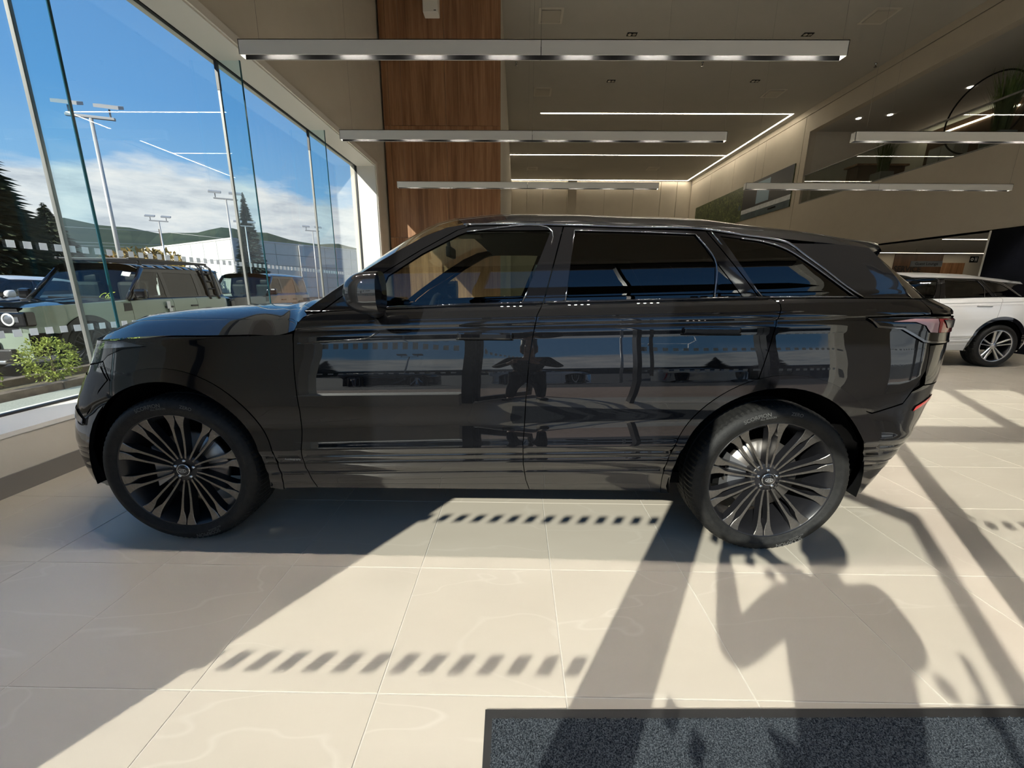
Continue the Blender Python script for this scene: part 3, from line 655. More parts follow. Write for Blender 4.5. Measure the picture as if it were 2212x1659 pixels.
Gt = [(1.875, 1.575), (1.781, 1.218)]
vpanel('door_frame_front', to_q([(.756, 1.172)]+sh(frame[1:], .0)+[(1.45, 1.568), (1.618, 1.571), (1.872, 1.567), (1.779, 1.216), (1.685, 1.212), (1.452, 1.204), (1.177, 1.190), (.95, 1.180)])[::-1], 'gloss_black', dq=.022, holes=[to_q(dlo_f)])
vpanel('door_frame_rear', to_q([(1.879, 1.567), (2.21, 1.557), (2.535, 1.547), (2.756, 1.247), (2.557, 1.240), (2.2, 1.229), (1.882, 1.219), (1.784, 1.217)])[::-1], 'gloss_black', dq=.022, holes=[to_q(dlo_r), to_q(tri)])
vpanel('quarter_frame', to_q([(2.541, 1.547), (2.727, 1.519), (2.826, 1.506), (2.900, 1.487), (2.966, 1.437), (3.052, 1.370), (3.143, 1.299), (3.205, 1.251), (2.762, 1.248)])[::-1], 'gloss_black', dq=.022, holes=[to_q(dlo_q)])
vpanel('d_pillar', to_q([(2.918, 1.492), (2.974, 1.447), (3.062, 1.379), (3.153, 1.308), (3.228, 1.251), (3.47, 1.251), (3.40, 1.34), (3.345, 1.40), (3.30, 1.450), (3.275, 1.476), (3.13, 1.490)]), 'gloss_black', dq=.03)
for k, poly, mt in (('window_glass_front', dlo_f, 'car_glass'), ('window_glass_rear', dlo_r, 'privacy_glass'), ('quarter_light', tri, 'privacy_glass'), ('window_glass_quarter', dlo_q, 'privacy_glass')):
    VM[k] = panel_mesh(k, to_q(poly)[::-1], velar_surf, M[mt], off=-.004, rim=0)
def strip(key, lines, r=.0035, mat='dark_chrome', off=.002, close=False):
    mb = MB()
    for L in lines: mb.tube(respline(flank(L, off), max(6, len(L)*4)), r, 6)
    VM[key] = mb.mesh(key, M[mat])
strip('window_trim_front', [dlo_f[4:8]], .0038)
strip('window_trim_rear', [dlo_r[5:]+dlo_r[:1], dlo_r[:3], dlo_r[2:5]], .0034)
strip('window_trim_quarter', [[(2.560, 1.545), (2.772, 1.249)], [(2.768, 1.250), (3.19, 1.255)], dlo_q[1:8]], .0036)
strip('roof_strip', [rail_top], .006, 'dark_chrome', .0)
strip('belt_strip_front', [[(.95, 1.182), (1.18, 1.192), (1.45, 1.206), (1.685, 1.214), (1.775, 1.217)]], .006, 'gloss_black', .003)
strip('belt_strip_rear', [[(1.79, 1.218), (2.2, 1.231), (2.56, 1.243), (2.80, 1.250)]], .006, 'gloss_black', .003)
# handles
for k, s0, s1, z0 in (('door_handle_front', 1.392, 1.640, 1.071), ('door_handle_rear', 2.402, 2.655, 1.104)):
    mb = MB(); p = flank([((s0+s1)/2, z0)])[0]; mb.bbox((p[0], p[1]-.006, z0), (s1-s0, .022, .032), .008); mb.bbox((p[0]+.0, p[1]-.001, z0-.016), (s1-s0+.014, .012, .010), .004, 0, 1)
    VM[k] = mb.mesh(k, [M['black_paint'], M['matt_black']])
# fender vent blade behind the front wheel, badge
strip('vent_blade', [[(.655, 1.026), (.75, 1.036), (.90, 1.044), (.98, 1.056), (1.03, 1.082)]], .004, 'gloss_black', .0)
def coons_mesh(key, P, mat, flip=False): VM[key] = MB().grid([[tuple(p) for p in row] for row in P], 0, True, flip).mesh(key, M[mat])
mir = np.array([1, -1, 1.0])
def across(p, bulge, axis=0, n=25, zb=0.0, ex=2.2, zex=2.4):
    """curve from near point p to its mirror image, bulging along axis"""
    p = np.asarray(p, float); a = np.linspace(-1, 1, n); y = p[1]*-a; c = np.repeat(p[None], n, 0); c[:, 1] = y
    c[:, axis] += bulge*(1-np.abs(a)**ex); c[:, 2] += zb*(1-np.abs(a)**zex); return c
# windscreen
At = respline(flank(A_top), 18); At2 = At*mir
coons_mesh('windscreen', coons(across(At[0], -.10, 0, 25, .045), across(At[-1], -.13, 0, 25, .087, 2.2, 3.2), At, At2), 'wind_glass', True)
# bonnet
e = respline(np.vstack([flank([(-.30, 1.030), (-.20, 1.040), (-.12, 1.047), (.063, 1.057), (.241, 1.060), (.418, 1.065), (.600, 1.072), (.640, 1.088), (.652, 1.115), (.672, 1.142), (.705, 1.161)])]), 30)
nq = np.linspace(float(q_of(-.30, 1.03)), -1.8, 13); fz = 1.03-.03*np.linspace(0, 1, 13)**.8; fs_, fw_ = PQ(nq, fz); fr = np.stack([fs_-.02*np.linspace(0, 1, 13), -fw_, fz], 1)
fr[0] = e[0]; frc = np.vstack([fr, fr[-2::-1]*mir])
rear = across(e[-1], -.13, 0, 25, .0)
H_ = coons(frc, rear, e, e*mir)
nu, nv = H_.shape[:2]; uu = np.linspace(-1, 1, nu)[:, None]; vv = np.linspace(0, 1, nv)[None]
hc = np.interp(e[:, 0], [-.40, -.30, -.20, -.05, .10, .30, .60, .65, .705], [0, .035, .075, .105, .118, .128, .134, .10, .048])[None]; H_[:, :, 2] += hc*(1-np.abs(uu)**7.0)*np.minimum(1, vv*5)**.6
coons_mesh('bonnet', H_, 'black_paint', True)
ib = MB(); ib.bbox((.22, -.42, 1.222), (.34, .075, .012), .006); VM['bonnet_vent'] = ib.mesh('bonnet_vent', M['gloss_black'])
cw = MB(); cw.grid([[(.80-.13*(1-abs(a)**2.2)-.22*k, a*.78, 1.15-.06*k+.03*(1-a*a)) for k in (0, .5, 1)] for a in np.linspace(-1, 1, 13)]); VM['cowl'] = cw.mesh('cowl', M['matt_black'])
# roof with rear spoiler
re_ = respline(np.vstack([flank([(1.40, 1.580), (1.618, 1.583), (1.877, 1.579), (2.21, 1.570), (2.54, 1.560), (2.727, 1.534), (2.85, 1.518)]), [(2.98, -.738, 1.508), (3.13, -.722, 1.498), (3.26, -.700, 1.487), (3.37, -.665, 1.486), (3.46, -.605, 1.490)]]), 44)
Rf = coons(across(re_[0], -.13, 0, 25, 0), across(re_[-1], .13, 0, 25, 0), re_, re_*mir)
nu, nv = Rf.shape[:2]; uu = np.linspace(-1, 1, nu)[:, None]; vv = np.linspace(0, 1, nv)[None]; ss = re_[:, 0][None]
cr = np.interp(ss, [1.4, 1.6, 2.0, 2.6, 3.0, 3.4], [.085, .108, .116, .106, .085, .054]); ex = np.interp(ss, [1.4, 2.5, 3.0, 3.4], [3.2, 3.4, 7.0, 9.0]); Rf[:, :, 2] += cr*(1-np.abs(uu)**ex)
coons_mesh('roof', Rf, 'black_paint', True)
rt = Rf[:, -1]; sp = MB()
sp.grid([[tuple(p), tuple(p+np.array([.010, 0, -.012])), tuple(p+np.array([-.012, 0, -.050])), tuple(p+np.array([-.04, 0, -.054])), tuple(p+np.array([-.18, 0, -.03]))] for p in rt], 0, True, True)
nr = re_[-10:]; sp.grid([[tuple(p), tuple(p+np.array([.0, .004, -.012])), tuple(p+np.array([-.01, .03, -.03*(k/9)-.012]))] for k, p in enumerate(nr)], 0, True); sp.grid([[tuple(p*mir), tuple(p*mir+np.array([.0, -.004, -.012])), tuple(p*mir+np.array([-.01, -.03, -.03*(k/9)-.012]))] for k, p in enumerate(nr)], 0, True, True)
VM['spoiler'] = fixnormals(sp.mesh('spoiler', M['black_paint']))
# tailgate window
dr = respline(flank([(3.47, 1.251), (3.40, 1.34), (3.345, 1.40), (3.30, 1.450), (3.275, 1.476)]), 14)
coons_mesh('rear_screen', coons(across(dr[0], .43, 0, 25, .0, 3.2), across(dr[-1], .20, 0, 25, .03, 3.0), dr, dr*mir), 'privacy_glass')
# inner shell, liners, floor
vpanel('inner_shell', [(-1.10, .32), (3.60, .34), (3.60, 1.20), (3.30, 1.235), (2.60, 1.22), (1.6, 1.196), (.80, 1.165), (.42, 1.06), (-.30, 1.01), (-1.10, .95)], 'under', off=-.022, dq=.08, dz=.05, rim=0, holes=[to_q(circ(CF, .455, 0, 345, 23)), to_q(circ((2.87, .40), .465, 0, 345, 23))])
def liner(cx, cz, r):
    rows = []
    for k in range(25):
        g_ = R(-12+204*k/24); rows.append([(cx+q_*math.cos(g_), -y_, cz+q_*math.sin(g_)) for q_, y_ in ((r, .93), (r+.003, .60), (r-.06, .55), (.02, .55))])
    return MB().grid(rows, 0, True)
VM['wheel_liner_front'] = liner(0, .40, .452).mesh('wheel_liner', M['under']); VM['wheel_liner_rear'] = liner(2.87, .40, .462).mesh('wheel_liner', M['under'])
ub = MB(); ub.box(-.62, 3.35, -.80, .80, .30, .36); ub.box(.52, 2.36, -.89, .89, .30, .36); VM['underbody'] = ub.mesh('underbody', M['under'])
jk = MB(); jk.tube([(.62, -.80, .31), (.50, -.62, .235), (.49, -.60, .232)], .012, 8); VM['tow_strap'] = jk.mesh('tow_strap', M['matt_black'])
def mirror_mesh():
    mb = MB(); rows = []
    for t in np.linspace(0, 1, 13):
        s = .945+.150*t; f = max(.22, (1-(1-min(1, t/.72))**2.3)**(1/2.3)); rz = .086*f; ry = .090*(.25+.75*f); zc = 1.254+.006*t
        ring = []
        for k in range(24):
            a = 2*math.pi*k/24; ca, sa = math.cos(a), math.sin(a); q_ = 2.8
            ring.append((s+.018*(sa < 0)*0, -1.035-ry*.9*abs(ca)**(2/q_)*np.sign(ca)*.9, zc+rz*abs(sa)**(2/q_)*np.sign(sa)))
        rows.append(ring+[ring[0]])
    mb.grid(rows, 0, True); c0 = tuple(np.mean(rows[0][:-1], 0)); mb.add([c0]+rows[0][:-1], [(0, (i+1) % 24+1, i+1) for i in range(24)], 0, True)
    c1 = tuple(np.mean(rows[-1][:-1], 0)); mb.add([(c1[0]+.003, c1[1], c1[2])]+rows[-1][:-1], [(0, i+1, (i+1) % 24+1) for i in range(24)], 1, False)
    mb.tube([(1.02, -.87, 1.175), (1.02, -.93, 1.182), (1.03, -1.0, 1.20)], [.035, .03, .028], 10, 2)
    return fixnormals(mb.mesh('door_mirror', [M['black_paint'], M['gloss_black'], M['satin_black']]))
VM['door_mirror'] = mirror_mesh()
ts = MB(); vs, fs = text_data('Autobiography', .0135, 'CENTER'); pc = flank([(.585, .470)], .002)[0]; ts.add([(pc[0]+v[0]*.95, pc[1], pc[2]+v[1]) for v in vs], fs); VM['badge'] = ts.mesh('badge', M['lettering_grey'])
# cabin
def seat(x, y):
    mb = MB(); mb.bbox((x, y, .62), (.52, .50, .20), .07)
    P = [[(x+.20+.16*t+.05*math.sin(t*3), y-.25+.5*u, .66+.58*t) for u in np.linspace(0, 1, 5)] for t in np.linspace(0, 1, 7)]
    mb.grid(P, 0, True); mb.grid([[(a+.10, b, c) for a, b, c in r] for r in P], 0, True, True)
    for u in (0, 4): mb.grid([[P[i][u], (P[i][u][0]+.10, P[i][u][1], P[i][u][2])] for i in range(7)])
    mb.bbox((x+.45, y, 1.33), (.11, .27, .17), .04); mb.tube([(x+.42, y-.06, 1.2), (x+.44, y-.06, 1.3)], .008); mb.tube([(x+.42, y+.06, 1.2), (x+.44, y+.06, 1.3)], .008); return mb
VM['front_seat'] = seat(1.35, -.40).mesh('front_seat', M['interior'])
VM['rear_seat'] = seat(2.25, -.36).mesh('rear_seat', M['interior'])
db = MB(); db.grid([[(.78+.34*t, a*.80, 1.10+.035*math.sin(t*3.0)-.30*max(0, t-.75)*4*.6+.02*(1-a*a)) for t in np.linspace(0, 1, 9)] for a in np.linspace(-1, 1, 9)]); db.bbox((.98, -.40, 1.14), (.16, .34, .07), .03); db.bbox((1.1, 0, .80), (.9, .28, .36), .06); VM['dashboard'] = db.mesh('dashboard', M['interior'])
sw = MB(); th = np.linspace(0, 2*math.pi, 33); sw.tube([(1.17+.07*math.sin(t)*.5, -.40+.18*math.cos(t), 1.06+.18*math.sin(t)) for t in th], .015, 8); sw.bbox((1.16, -.40, 1.06), (.04, .13, .10), .02); sw.tube([(1.16, -.56, 1.06), (1.16, -.24, 1.06)], .012); VM['steering_wheel'] = sw.mesh('steering_wheel', M['interior'])
rv = MB(); rv.bbox((1.22, 0, 1.505), (.03, .24, .065), .012); rv.tube([(1.21, 0, 1.52), (1.20, 0, 1.60)], .012); rv.bbox((1.34, 0, 1.62), (.16, .22, .035), .012); VM['rear_view_mirror'] = rv.mesh('rear_view_mirror', M['interior'])
hl = Rf.copy(); hl[:, :, 2] -= .04; hl[:, :, 1] *= .97; coons_mesh('headlining', hl[:, 1:36], 'headliner')
WIN = ('window_glass_front', 'window_glass_rear', 'quarter_light', 'window_glass_quarter', 'rear_screen', 'windscreen')
def build_suv(name, label, loc, yaw, paint, style, group=None, full=True, steer=0.0, cat='car', spins=(0, 0)):
    """the big SUV; paint replaces the black body colour of panels and mirror"""
    car = empty(name, loc, yaw, label, cat, group)
    def add(key, nm, parent=car, mirror=True, sub=()):
        obs = []
        for sd in ((1, -1) if mirror else (1,)):
            o = link(nm, VM[key], parent if not isinstance(parent, tuple) else parent[0 if sd > 0 else 1])
            if sd < 0: o.scale = (1, -1, 1)
            if paint is not None:
                for i, sl in enumerate(o.material_slots):
                    if sl.material == M['black_paint']: sl.link = 'OBJECT'; sl.material = paint
            obs.append(o)
        return obs
    def sub(parents, key, nm):
        for p in parents:
            o = link(nm, VM[key], p)
            if paint is not None:
                for i, sl in enumerate(o.material_slots):
                    if sl.material == M['black_paint']: sl.link = 'OBJECT'; sl.material = paint
    add('inner_shell', 'inner_shell'); add('wheel_liner_front', 'wheel_liner'); add('wheel_liner_rear', 'wheel_liner'); add('underbody', 'underbody', mirror=False)
    ff = add('front_fender', 'front_fender')
    fd = add('front_door', 'front_door'); rd = add('rear_door', 'rear_door'); rq = add('rear_quarter', 'rear_quarter')
    for p, keys in ((fd, ('door_frame_front', 'window_glass_front', 'window_trim_front', 'belt_strip_front', 'door_handle_front', 'door_mirror')), (rd, ('door_frame_rear', 'window_glass_rear', 'quarter_light', 'window_trim_rear', 'belt_strip_rear', 'door_handle_rear')), (rq, ('quarter_frame', 'window_glass_quarter', 'window_trim_quarter'))):
        for k in keys: sub(p, k, k.replace('_front', '').replace('_rear', '').replace('_quarter', '') if k not in ('window_glass_quarter',) else 'window_glass')
    add('a_pillar', 'a_pillar'); add('d_pillar', 'd_pillar'); add('arch_trim_front', 'arch_trim'); add('arch_trim_rear', 'arch_trim')
    tl = add('tail_lamp', 'tail_lamp')
    for k in ('lamp_bar', 'lamp_red', 'lamp_reflex', 'lamp_trim'): sub(tl, k, k)
    add('tailgate', 'tailgate'); rb = add('rear_bumper', 'rear_bumper'); sub(rb, 'rear_reflector', 'reflector')
    fb = add('front_bumper', 'front_bumper'); sub(fb, 'front_blade', 'blade'); sub(fb, 'front_intake', 'intake'); add('grille', 'grille')
    hl_ = add('head_lamp', 'head_lamp'); sub(hl_, 'lamp_lens', 'lamp_lens')
    add('bonnet', 'bonnet', mirror=False); add('windscreen', 'windscreen', mirror=False); add('cowl', 'cowl', mirror=False)
    add('roof', 'roof', mirror=False); add('spoiler', 'spoiler', mirror=False); add('rear_screen', 'rear_screen', mirror=False); add('roof_strip', 'roof_strip'); add('headlining', 'headlining', mirror=False)
    add('front_seat', 'front_seat'); add('rear_seat', 'rear_seat'); add('dashboard', 'dashboard', mirror=False)
    if full:
        add('vent_blade', 'vent_blade'); sub(ff, 'badge', 'badge'); add('steering_wheel', 'steering_wheel', mirror=False); add('rear_view_mirror', 'rear_view_mirror', mirror=False); add('tow_strap', 'tow_strap', mirror=False)
    for s, sd, sp_ in ((0, -1, spins[0]), (0, 1, 0), (2.892, -1, spins[1]), (2.892, 1, 0)):
        put_wheel(car, (s, sd*.8225, .385), steer if s == 0 else 0, style, sd, sp_, full)
    return car
black = build_suv('showroom_car', 'black luxury SUV parked on the tiled showroom floor', (-1.654, 2.753, 0), R(-.436), None, 'twin', steer=R(2.0), spins=(R(4), R(-2)))
white = build_suv('showroom_car', 'white luxury SUV parked beneath the mezzanine', (5.42, 7.93, 0), R(1.3), M['white_paint'], 'five', full=False); white.scale = (1, 1, .962)
# ================================================================== CEILING FITTINGS AND INTERIOR OBJECTS
M['fixture'] = pbr('white powder coat', (.86, .84, .79), .5)
M['fixture_seam'] = pbr('fixture seam', (.25, .24, .22), .6)
M['led'] = pbr('LED module', (1, 1, 1), .5, emit=(1.0, .93, .84), estr=1250.0); M['louvre'] = pbr('black louvre', (.004, .004, .004), .95, 0, .1)
M['led_strip'] = pbr('warm LED strip', (1, 1, 1), .5, emit=(1.0, .88, .68), estr=14.0)
M['led_dim'] = pbr('dim warm LED strip', (1, 1, 1), .5, emit=(1.0, .86, .62), estr=5.0)
M['downlight'] = pbr('downlight lens', (1, 1, 1), .4, emit=(1.0, .9, .75), estr=6.0)
M['wire'] = pbr('steel wire', (.22, .21, .20), .5, .3)
M['vent'] = pbr('vent plate', (.50, .47, .41), .6)
M['vent_frame'] = pbr('vent frame', (.60, .57, .50), .55)
def light_bar(x0, x1, y, label, off=''):
    L = x1-x0; z0, z1 = 3.205, 3.318; e = empty('pendant_light'+off, ((x0+x1)/2, y, z0), 0, label, 'pendant light', 'white linear pendant lights')
    h = L/2
    for a, b in ((-h, -.003), (.003, h)):
        mb = MB(); w = .045
        mb.box(a, b, -w, -w+.006, 0, z1-z0); mb.box(a, b, w-.006, w, 0, z1-z0); mb.box(a, b, -w, w, z1-z0-.006, z1-z0)
        mb.box(a if a < -.1 else b-.006, a+.006 if a < -.1 else b, -w, w, 0, z1-z0); mb.build('housing', M['fixture'], e)
    lt = MB(); lt.box(-h+.007, h-.007, -.038, .038, .056, .062); lt.box(-h+.007, h-.007, -.0385, -.036, .001, .056); lt.box(-h+.007, h-.007, .036, .0385, .001, .056); lt.build('louvre_tray', M['louvre'], e)
    n = 8
    for k in range(n):
        x = -h+L*(k+.5)/n; mb = MB()
        for j in range(4): mb.box(x-.09+j*.06-.010, x-.09+j*.06+.010, -.010, .010, .0525, .0555)
        mb.build('led_module'+off, M['led'], e)
    for x in (-h+.16, 0, h-.03): MB().tube([(x, 0, z1-z0), (x, 0, ZC-z0)], .0011, 5).build('suspension_wire', M['wire'], e)
    return e
rowl = {3.995: 'over the black SUV', 5.99: 'behind the one over the black SUV', 8.62: 'in front of the walnut wall'}
for y, t in rowl.items(): light_bar(-2.39, 2.75, y, 'white linear pendant light hanging on thin wires '+t)
light_bar(4.41, 9.55, 5.97, 'white linear pendant light hanging across the upper balcony opening'); light_bar(4.43, 9.56, 8.60, 'white linear pendant light hanging over the roof of the white SUV')
# next bar of the same row, above the frame: its four-dot modules are mirrored along the car's belt line
light_bar(-2.39, 2.75, 2.0, 'white linear pendant light hanging straight above the black SUV', '_offscreen')
strips = [('running from the wide mural wall corner across the ceiling', (.835, 10.48, 17.42, 17.48)), ('along the right ceiling edge above the mural', (10.42, 10.48, 17.48, 27.2)), ('crossing the ceiling midway to the far wall', (-.43, 10.42, 22.34, 22.40)), ('along the top of the far wall', (-.43, 10.42, 27.14, 27.20))]
for t, (a, b, c, d) in strips:
    o = MB().box(a, b, c, d, ZC-.006, ZC-.0005).build('light_strip', M['led_strip']); tag(o, 'recessed warm light strip '+t, 'light strip', 'recessed ceiling light strips')
vents = [('in front of the walnut wall block', .762, 11.76), ('beside the long pendant wires, deeper in', .80, 15.71), ('near the balcony wall, large', 8.80, 11.77), ('near the balcony wall, next to a downlight pair', 8.69, 15.77), ('by the far wall, left', .78, 24.75), ('by the far wall, near the mural', 7.48, 24.65)]
for t, x, y in vents:
    e = empty('ceiling_vent', (x, y, ZC), 0, 'square ceiling air vent '+t.replace(', left', ' behind the walnut block'), 'ceiling vent', 'ceiling vents')
    f = MB(); h = .30
    f.box(-h, h, -h, -h+.06, -.02, 0); f.box(-h, h, h-.06, h, -.02, 0); f.box(-h, -h+.06, -h+.06, h-.06, -.02, 0); f.box(h-.06, h, -h+.06, h-.06, -.02, 0); f.build('vent_frame', M['vent_frame'], e)
    MB().box(-h+.075, h-.075, -h+.075, h-.075, -.035, -.012).build('vent_plate', M['vent'], e); MB().box(-h+.06, h-.06, -h+.06, h-.06, -.004, 0).build('vent_duct', M['vent'], e)
for t, x, y in (('closer to the walnut wall, above the first pendant', 2.964, 12.51), ('above the end of the first pendant', 7.576, 12.51), ('between the ceiling vents', 2.972, 14.97), ('beside the balcony-side ceiling vent', 7.596, 14.95)):
    e = empty('ceiling_downlight', (x, y, ZC), 0, 'twin recessed downlight '+t, 'downlight', 'twin ceiling downlights')
    MB().box(-.13, .13, -.075, .075, -.012, 0).build('downlight_trim', M['matt_black'], e)
    for k in (-.06, .06):
        mb = MB(); mb.lathe([(0, -.014), (.042, -.014), (.05, -.018), (.052, -.010)], 20, axis='z', c=(k, 0, 0)); mb.build('downlight_lens', M['chrome'] if k < 0 else M['alloy'], e)
for x, y, t in ((-.10, 13.86, 'next to the walnut block'), (5.423, 13.85, 'in the middle of the ceiling'), (10.55, 13.9, 'at the balcony wall')):
    mb = MB(); mb.lathe([(0, -.10), (.04, -.098), (.04, -.09), (.012, -.085), (.012, -.03), (.035, -.012), (.035, 0)], 14, axis='z', c=(x, y, ZC)); tag(mb.build('sprinkler_head', M['dark_chrome']), 'small ceiling sprinkler head '+t, 'sprinkler')
sb = empty('wall_sensor_box', (-1.905, YB-.017, 6.985), 0, 'white sensor box fixed high on the walnut panels', 'sensor box')
MB().bbox((0, -.11, .38), (.33, .22, .76), .02).build('casing', M['fixture'], sb); MB().box(.07, .12, -.2215, -.219, .03, .045).build('maker_plate', M['lettering_black'], sb)
# mezzanine balustrade: glass panels, rail
bl = empty('balustrade', (XR+.05, 0, ZM), 0, 'glass balustrade with steel handrail along the upper balcony', 'balustrade')
ys = [16.74, 15.66, 14.53, 13.38, 12.23, 11.04, 9.85, 8.66, 7.47, 6.28, 5.1, 4.2]
M['bal_glass'] = glass('smoked balustrade glass', (.72, .76, .74))
for a, b in zip(ys[1:], ys): MB().box(-.006, .006, a+.008, b-.008, .01, .97).build('glass_panel', M['bal_glass'], bl)
MB().tube([(0, 4.2, 1.0), (0, 16.76, 1.0)], .024, 10).build('handrail', M['steel'], bl); MB().box(-.03, .03, 4.2, 16.78, 0, .04).build('base_channel', M['steel'], bl)
def grass_plant(loc, h, n, label):
    e = empty('potted_grass', loc, 0, label, 'plant', 'tall grasses on the balcony'); mb = MB()
    for k in range(n):
        a = random.uniform(0, 6.28); r = random.uniform(0, .16); hh = h*random.uniform(.6, 1); lean = random.uniform(.05, .35); x, y = r*math.cos(a), r*math.sin(a); dx, dy = math.cos(a)*lean, math.sin(a)*lean
        p = [(x+dx*t*t, y+dy*t*t, .45+hh*t) for t in (0, .4, .75, 1)]; wd = [.009, .010, .007, .001]; c, s = -math.sin(a), math.cos(a)
        mb.grid([[(q[0]-c*v, q[1]-s*v, q[2]), (q[0]+c*v, q[1]+s*v, q[2])] for q, v in zip(p, wd)])
    tag(mb.build('grass_blades', M['grass_leaf'], e), kind='stuff'); pt = MB(); pt.bbox((0, 0, .24), (.42, .42, .48), .02); pt.build('planter', M['mezz_wall'], e)
M['grass_leaf'] = noisy('grass blade', (.05, .10, .02), (.12, .17, .04), 12, .6)
grass_plant((11.7, 14.3, ZM), 1.1, 160, 'potted tall green grass behind the balcony glass near the end wall'); grass_plant((11.5, 10.9, ZM), 1.5, 220, 'potted tall green grass behind the balcony glass beneath the ring lamp')
rg = MB(); th = np.linspace(0, 2*math.pi, 49); rg.tube([(12.5, 12.35+1.02*math.cos(t), 5.95+.93*math.sin(t)) for t in th], .02, 8, cap=False); rl = empty('ring_lamp', (0, 0, 0), 0, 'thin black ring lamp hanging over the balcony', 'lamp'); rg.build('ring', M['matt_black'], rl); MB().tube([(12.5, 12.35, 6.86), (12.5, 12.35, ZT)], .004, 5).build('suspension_wire', M['wire'], rl)
o = MB().box(15.15, 15.199, 14.0, 16.75, 6.80, 6.84).build('light_strip', M['led_dim']); tag(o, 'warm light strip on the balcony rear wall', 'light strip', 'balcony light strips')
cb = empty('grey_cabinet', (13.1, 13.75, ZM), 0, 'pale grey cabinet on the balcony behind the glass', 'cabinet'); MB().bbox((0, 0, .55), (.4, .8, 1.1), .01).build('body', M['wall'], cb); MB().bbox((-.205, -.2, .55), (.02, .37, 1.02), .004).build('door', M['trim_white'], cb); MB().bbox((-.205, .2, .55), (.02, .37, 1.02), .004).build('door', M['trim_white'], cb)
ds = empty('reception_desk', (12.6, 15.7, ZM), 0, 'brown reception desk near the end wall of the balcony', 'desk'); MB().bbox((0, 0, .5), (1.6, .5, 1.0), .01).build('front_panel', M['wood_dark'], ds); MB().bbox((0, 0, 1.03), (1.8, .6, .06), .01).build('worktop', M['wood'], ds)
for x, y in ((11.6, 15.6), (12.4, 15.3), (13.0, 13.4)):
    mb = MB(); mb.lathe([(0, -.006), (.05, -.006), (.07, -.012), (.075, 0)], 20, axis='z', c=(x, y, ZT)); tag(mb.build('ceiling_downlight', M['downlight']), 'round recessed downlight in the balcony ceiling', 'downlight', 'balcony downlights')
# pictures
def picture_mat():
    m = pbr('mural print', (.05, .08, .03), .35); t = m.node_tree; k = NT.__new__(NT); k.t = t; b = t.nodes['Principled BSDF']
    g = k.n('ShaderNodeTexCoord'); n1 = k.noise(g.outputs['Object'], 5, 8, .7, 1.2)
    k.l(k.ramp(n1, [(.32, (.004, .010, .004)), (.48, (.035, .06, .018)), (.60, (.12, .15, .045)), (.72, (.30, .32, .16))]), b.inputs['Base Color']); return m
mu = empty('wall_mural', (XR-.02, 21.8, ZM+.02), 0, 'large printed mural of dense foliage and a blue vehicle flank', 'mural')
MB().box(-.02, .018, -4.5, 4.45, 0, 1.56).build('print_panel', picture_mat(), mu)
M['mural_dark'] = pbr('mural night blue print', (.008, .014, .024), .3); M['mural_teal'] = noisy('mural teal print', (.03, .055, .07), (.06, .10, .12), 3, .3); M['mural_pale'] = noisy('mural pale print', (.45, .50, .55), (.6, .64, .68), 8, .4); M['mural_sky'] = pbr('mural window print', (.22, .34, .44), .3)
MB().box(-.024, -.02, -4.5, -.9, 0, 1.56).build('vehicle_body_print', M['mural_dark'], mu); MB().box(-.026, -.024, -4.5, -.9, .0, .26).build('vehicle_door_print', M['mural_teal'], mu)
MB().box(-.028, -.026, -4.5, -.9, .27, .46).build('pale_stripe_print', M['mural_pale'], mu); MB().box(-.028, -.024, -3.0, -2.05, .55, 1.45).build('window_print', M['mural_sky'], mu)
mb = MB(); mb.tube([(-.03, -3.1, .16), (-.03, -3.6, .16)], .03, 6); mb.build('handle_print', M['matt_black'], mu)
mb = MB(); mb.lathe([(0, -.004), (.13, -.004)], 24, axis='x', c=(-.024, -.7, .62)); mb.build('lamp_print', M['mural_teal'], mu)
pp = empty('portrait_poster', (XR, 8.1, 0), 0, 'floor to ceiling dark portrait poster panel below the mezzanine', 'poster')
MB().box(-.03, -.002, -2.6, 1.72, 0, ZU-.002).build('poster_panel', noisy('dark poster print', (.003, .004, .006), (.007, .008, .013), 1.5, .85, spec=.1), pp); MB().box(-.035, -.002, 1.72, 1.76, 0, ZU-.002).build('edge_trim', M['fixture'], pp)
mb = MB(); mb.prism([(-.9+.42*math.cos(t)*(1+.12*math.sin(t)), 1.45+.60*math.sin(t)) for t in np.linspace(0, 2*math.pi, 25)[:-1]], lambda y, z: (-.0325, y, z), lambda y, z: (-.030, y, z)); mb.build('face_print', noisy('dim face print', (.010, .010, .014), (.09, .055, .05), 2.2, .4), pp)
# signs below the mezzanine
gs = empty('hanging_sign', (13.5, 14.0, 2.09), R(-4), 'grey hanging sign reading Guest Lounge', 'sign')
MB().bbox((0, 0, .09), (.97, .02, .18), .004).build('sign_board', pbr('grey sign board', (.38, .40, .40), .5), gs)
text_obj('lettering', 'Guest Lounge', .125, M['lettering_black'], gs, lambda a, b: (a, -.0115, .09+b), 'CENTER', .002)
for x in (-.4, .4): MB().tube([(x, 0, .18), (x, 0, ZU-2.09)], .004, 5).build('hanger', M['wire'], gs)
rs = empty('restroom_sign', (17.15, YS-.001, 2.37), 0, 'small black restroom sign with white arrow and figures', 'sign')
MB().bbox((0, -.01, .11), (.30, .02, .22), .003).build('sign_board', M['matt_black'], rs)
mb = MB(); mb.lathe([(0, -.021), (.055, -.021)], 20, c=(-.075, -.0005, .11)); mb.build('arrow_disc', M['lettering_white'], rs)
mb = MB(); mb.add([(-.115, -.0225, .11), (-.075, -.0225, .075), (-.075, -.0225, .145), (-.075, -.0225, .10), (-.04, -.0225, .10), (-.04, -.0225, .12), (-.075, -.0225, .12)], [(0, 1, 2), (3, 4, 5, 6)]); mb.build('arrow', M['lettering_black'], rs)
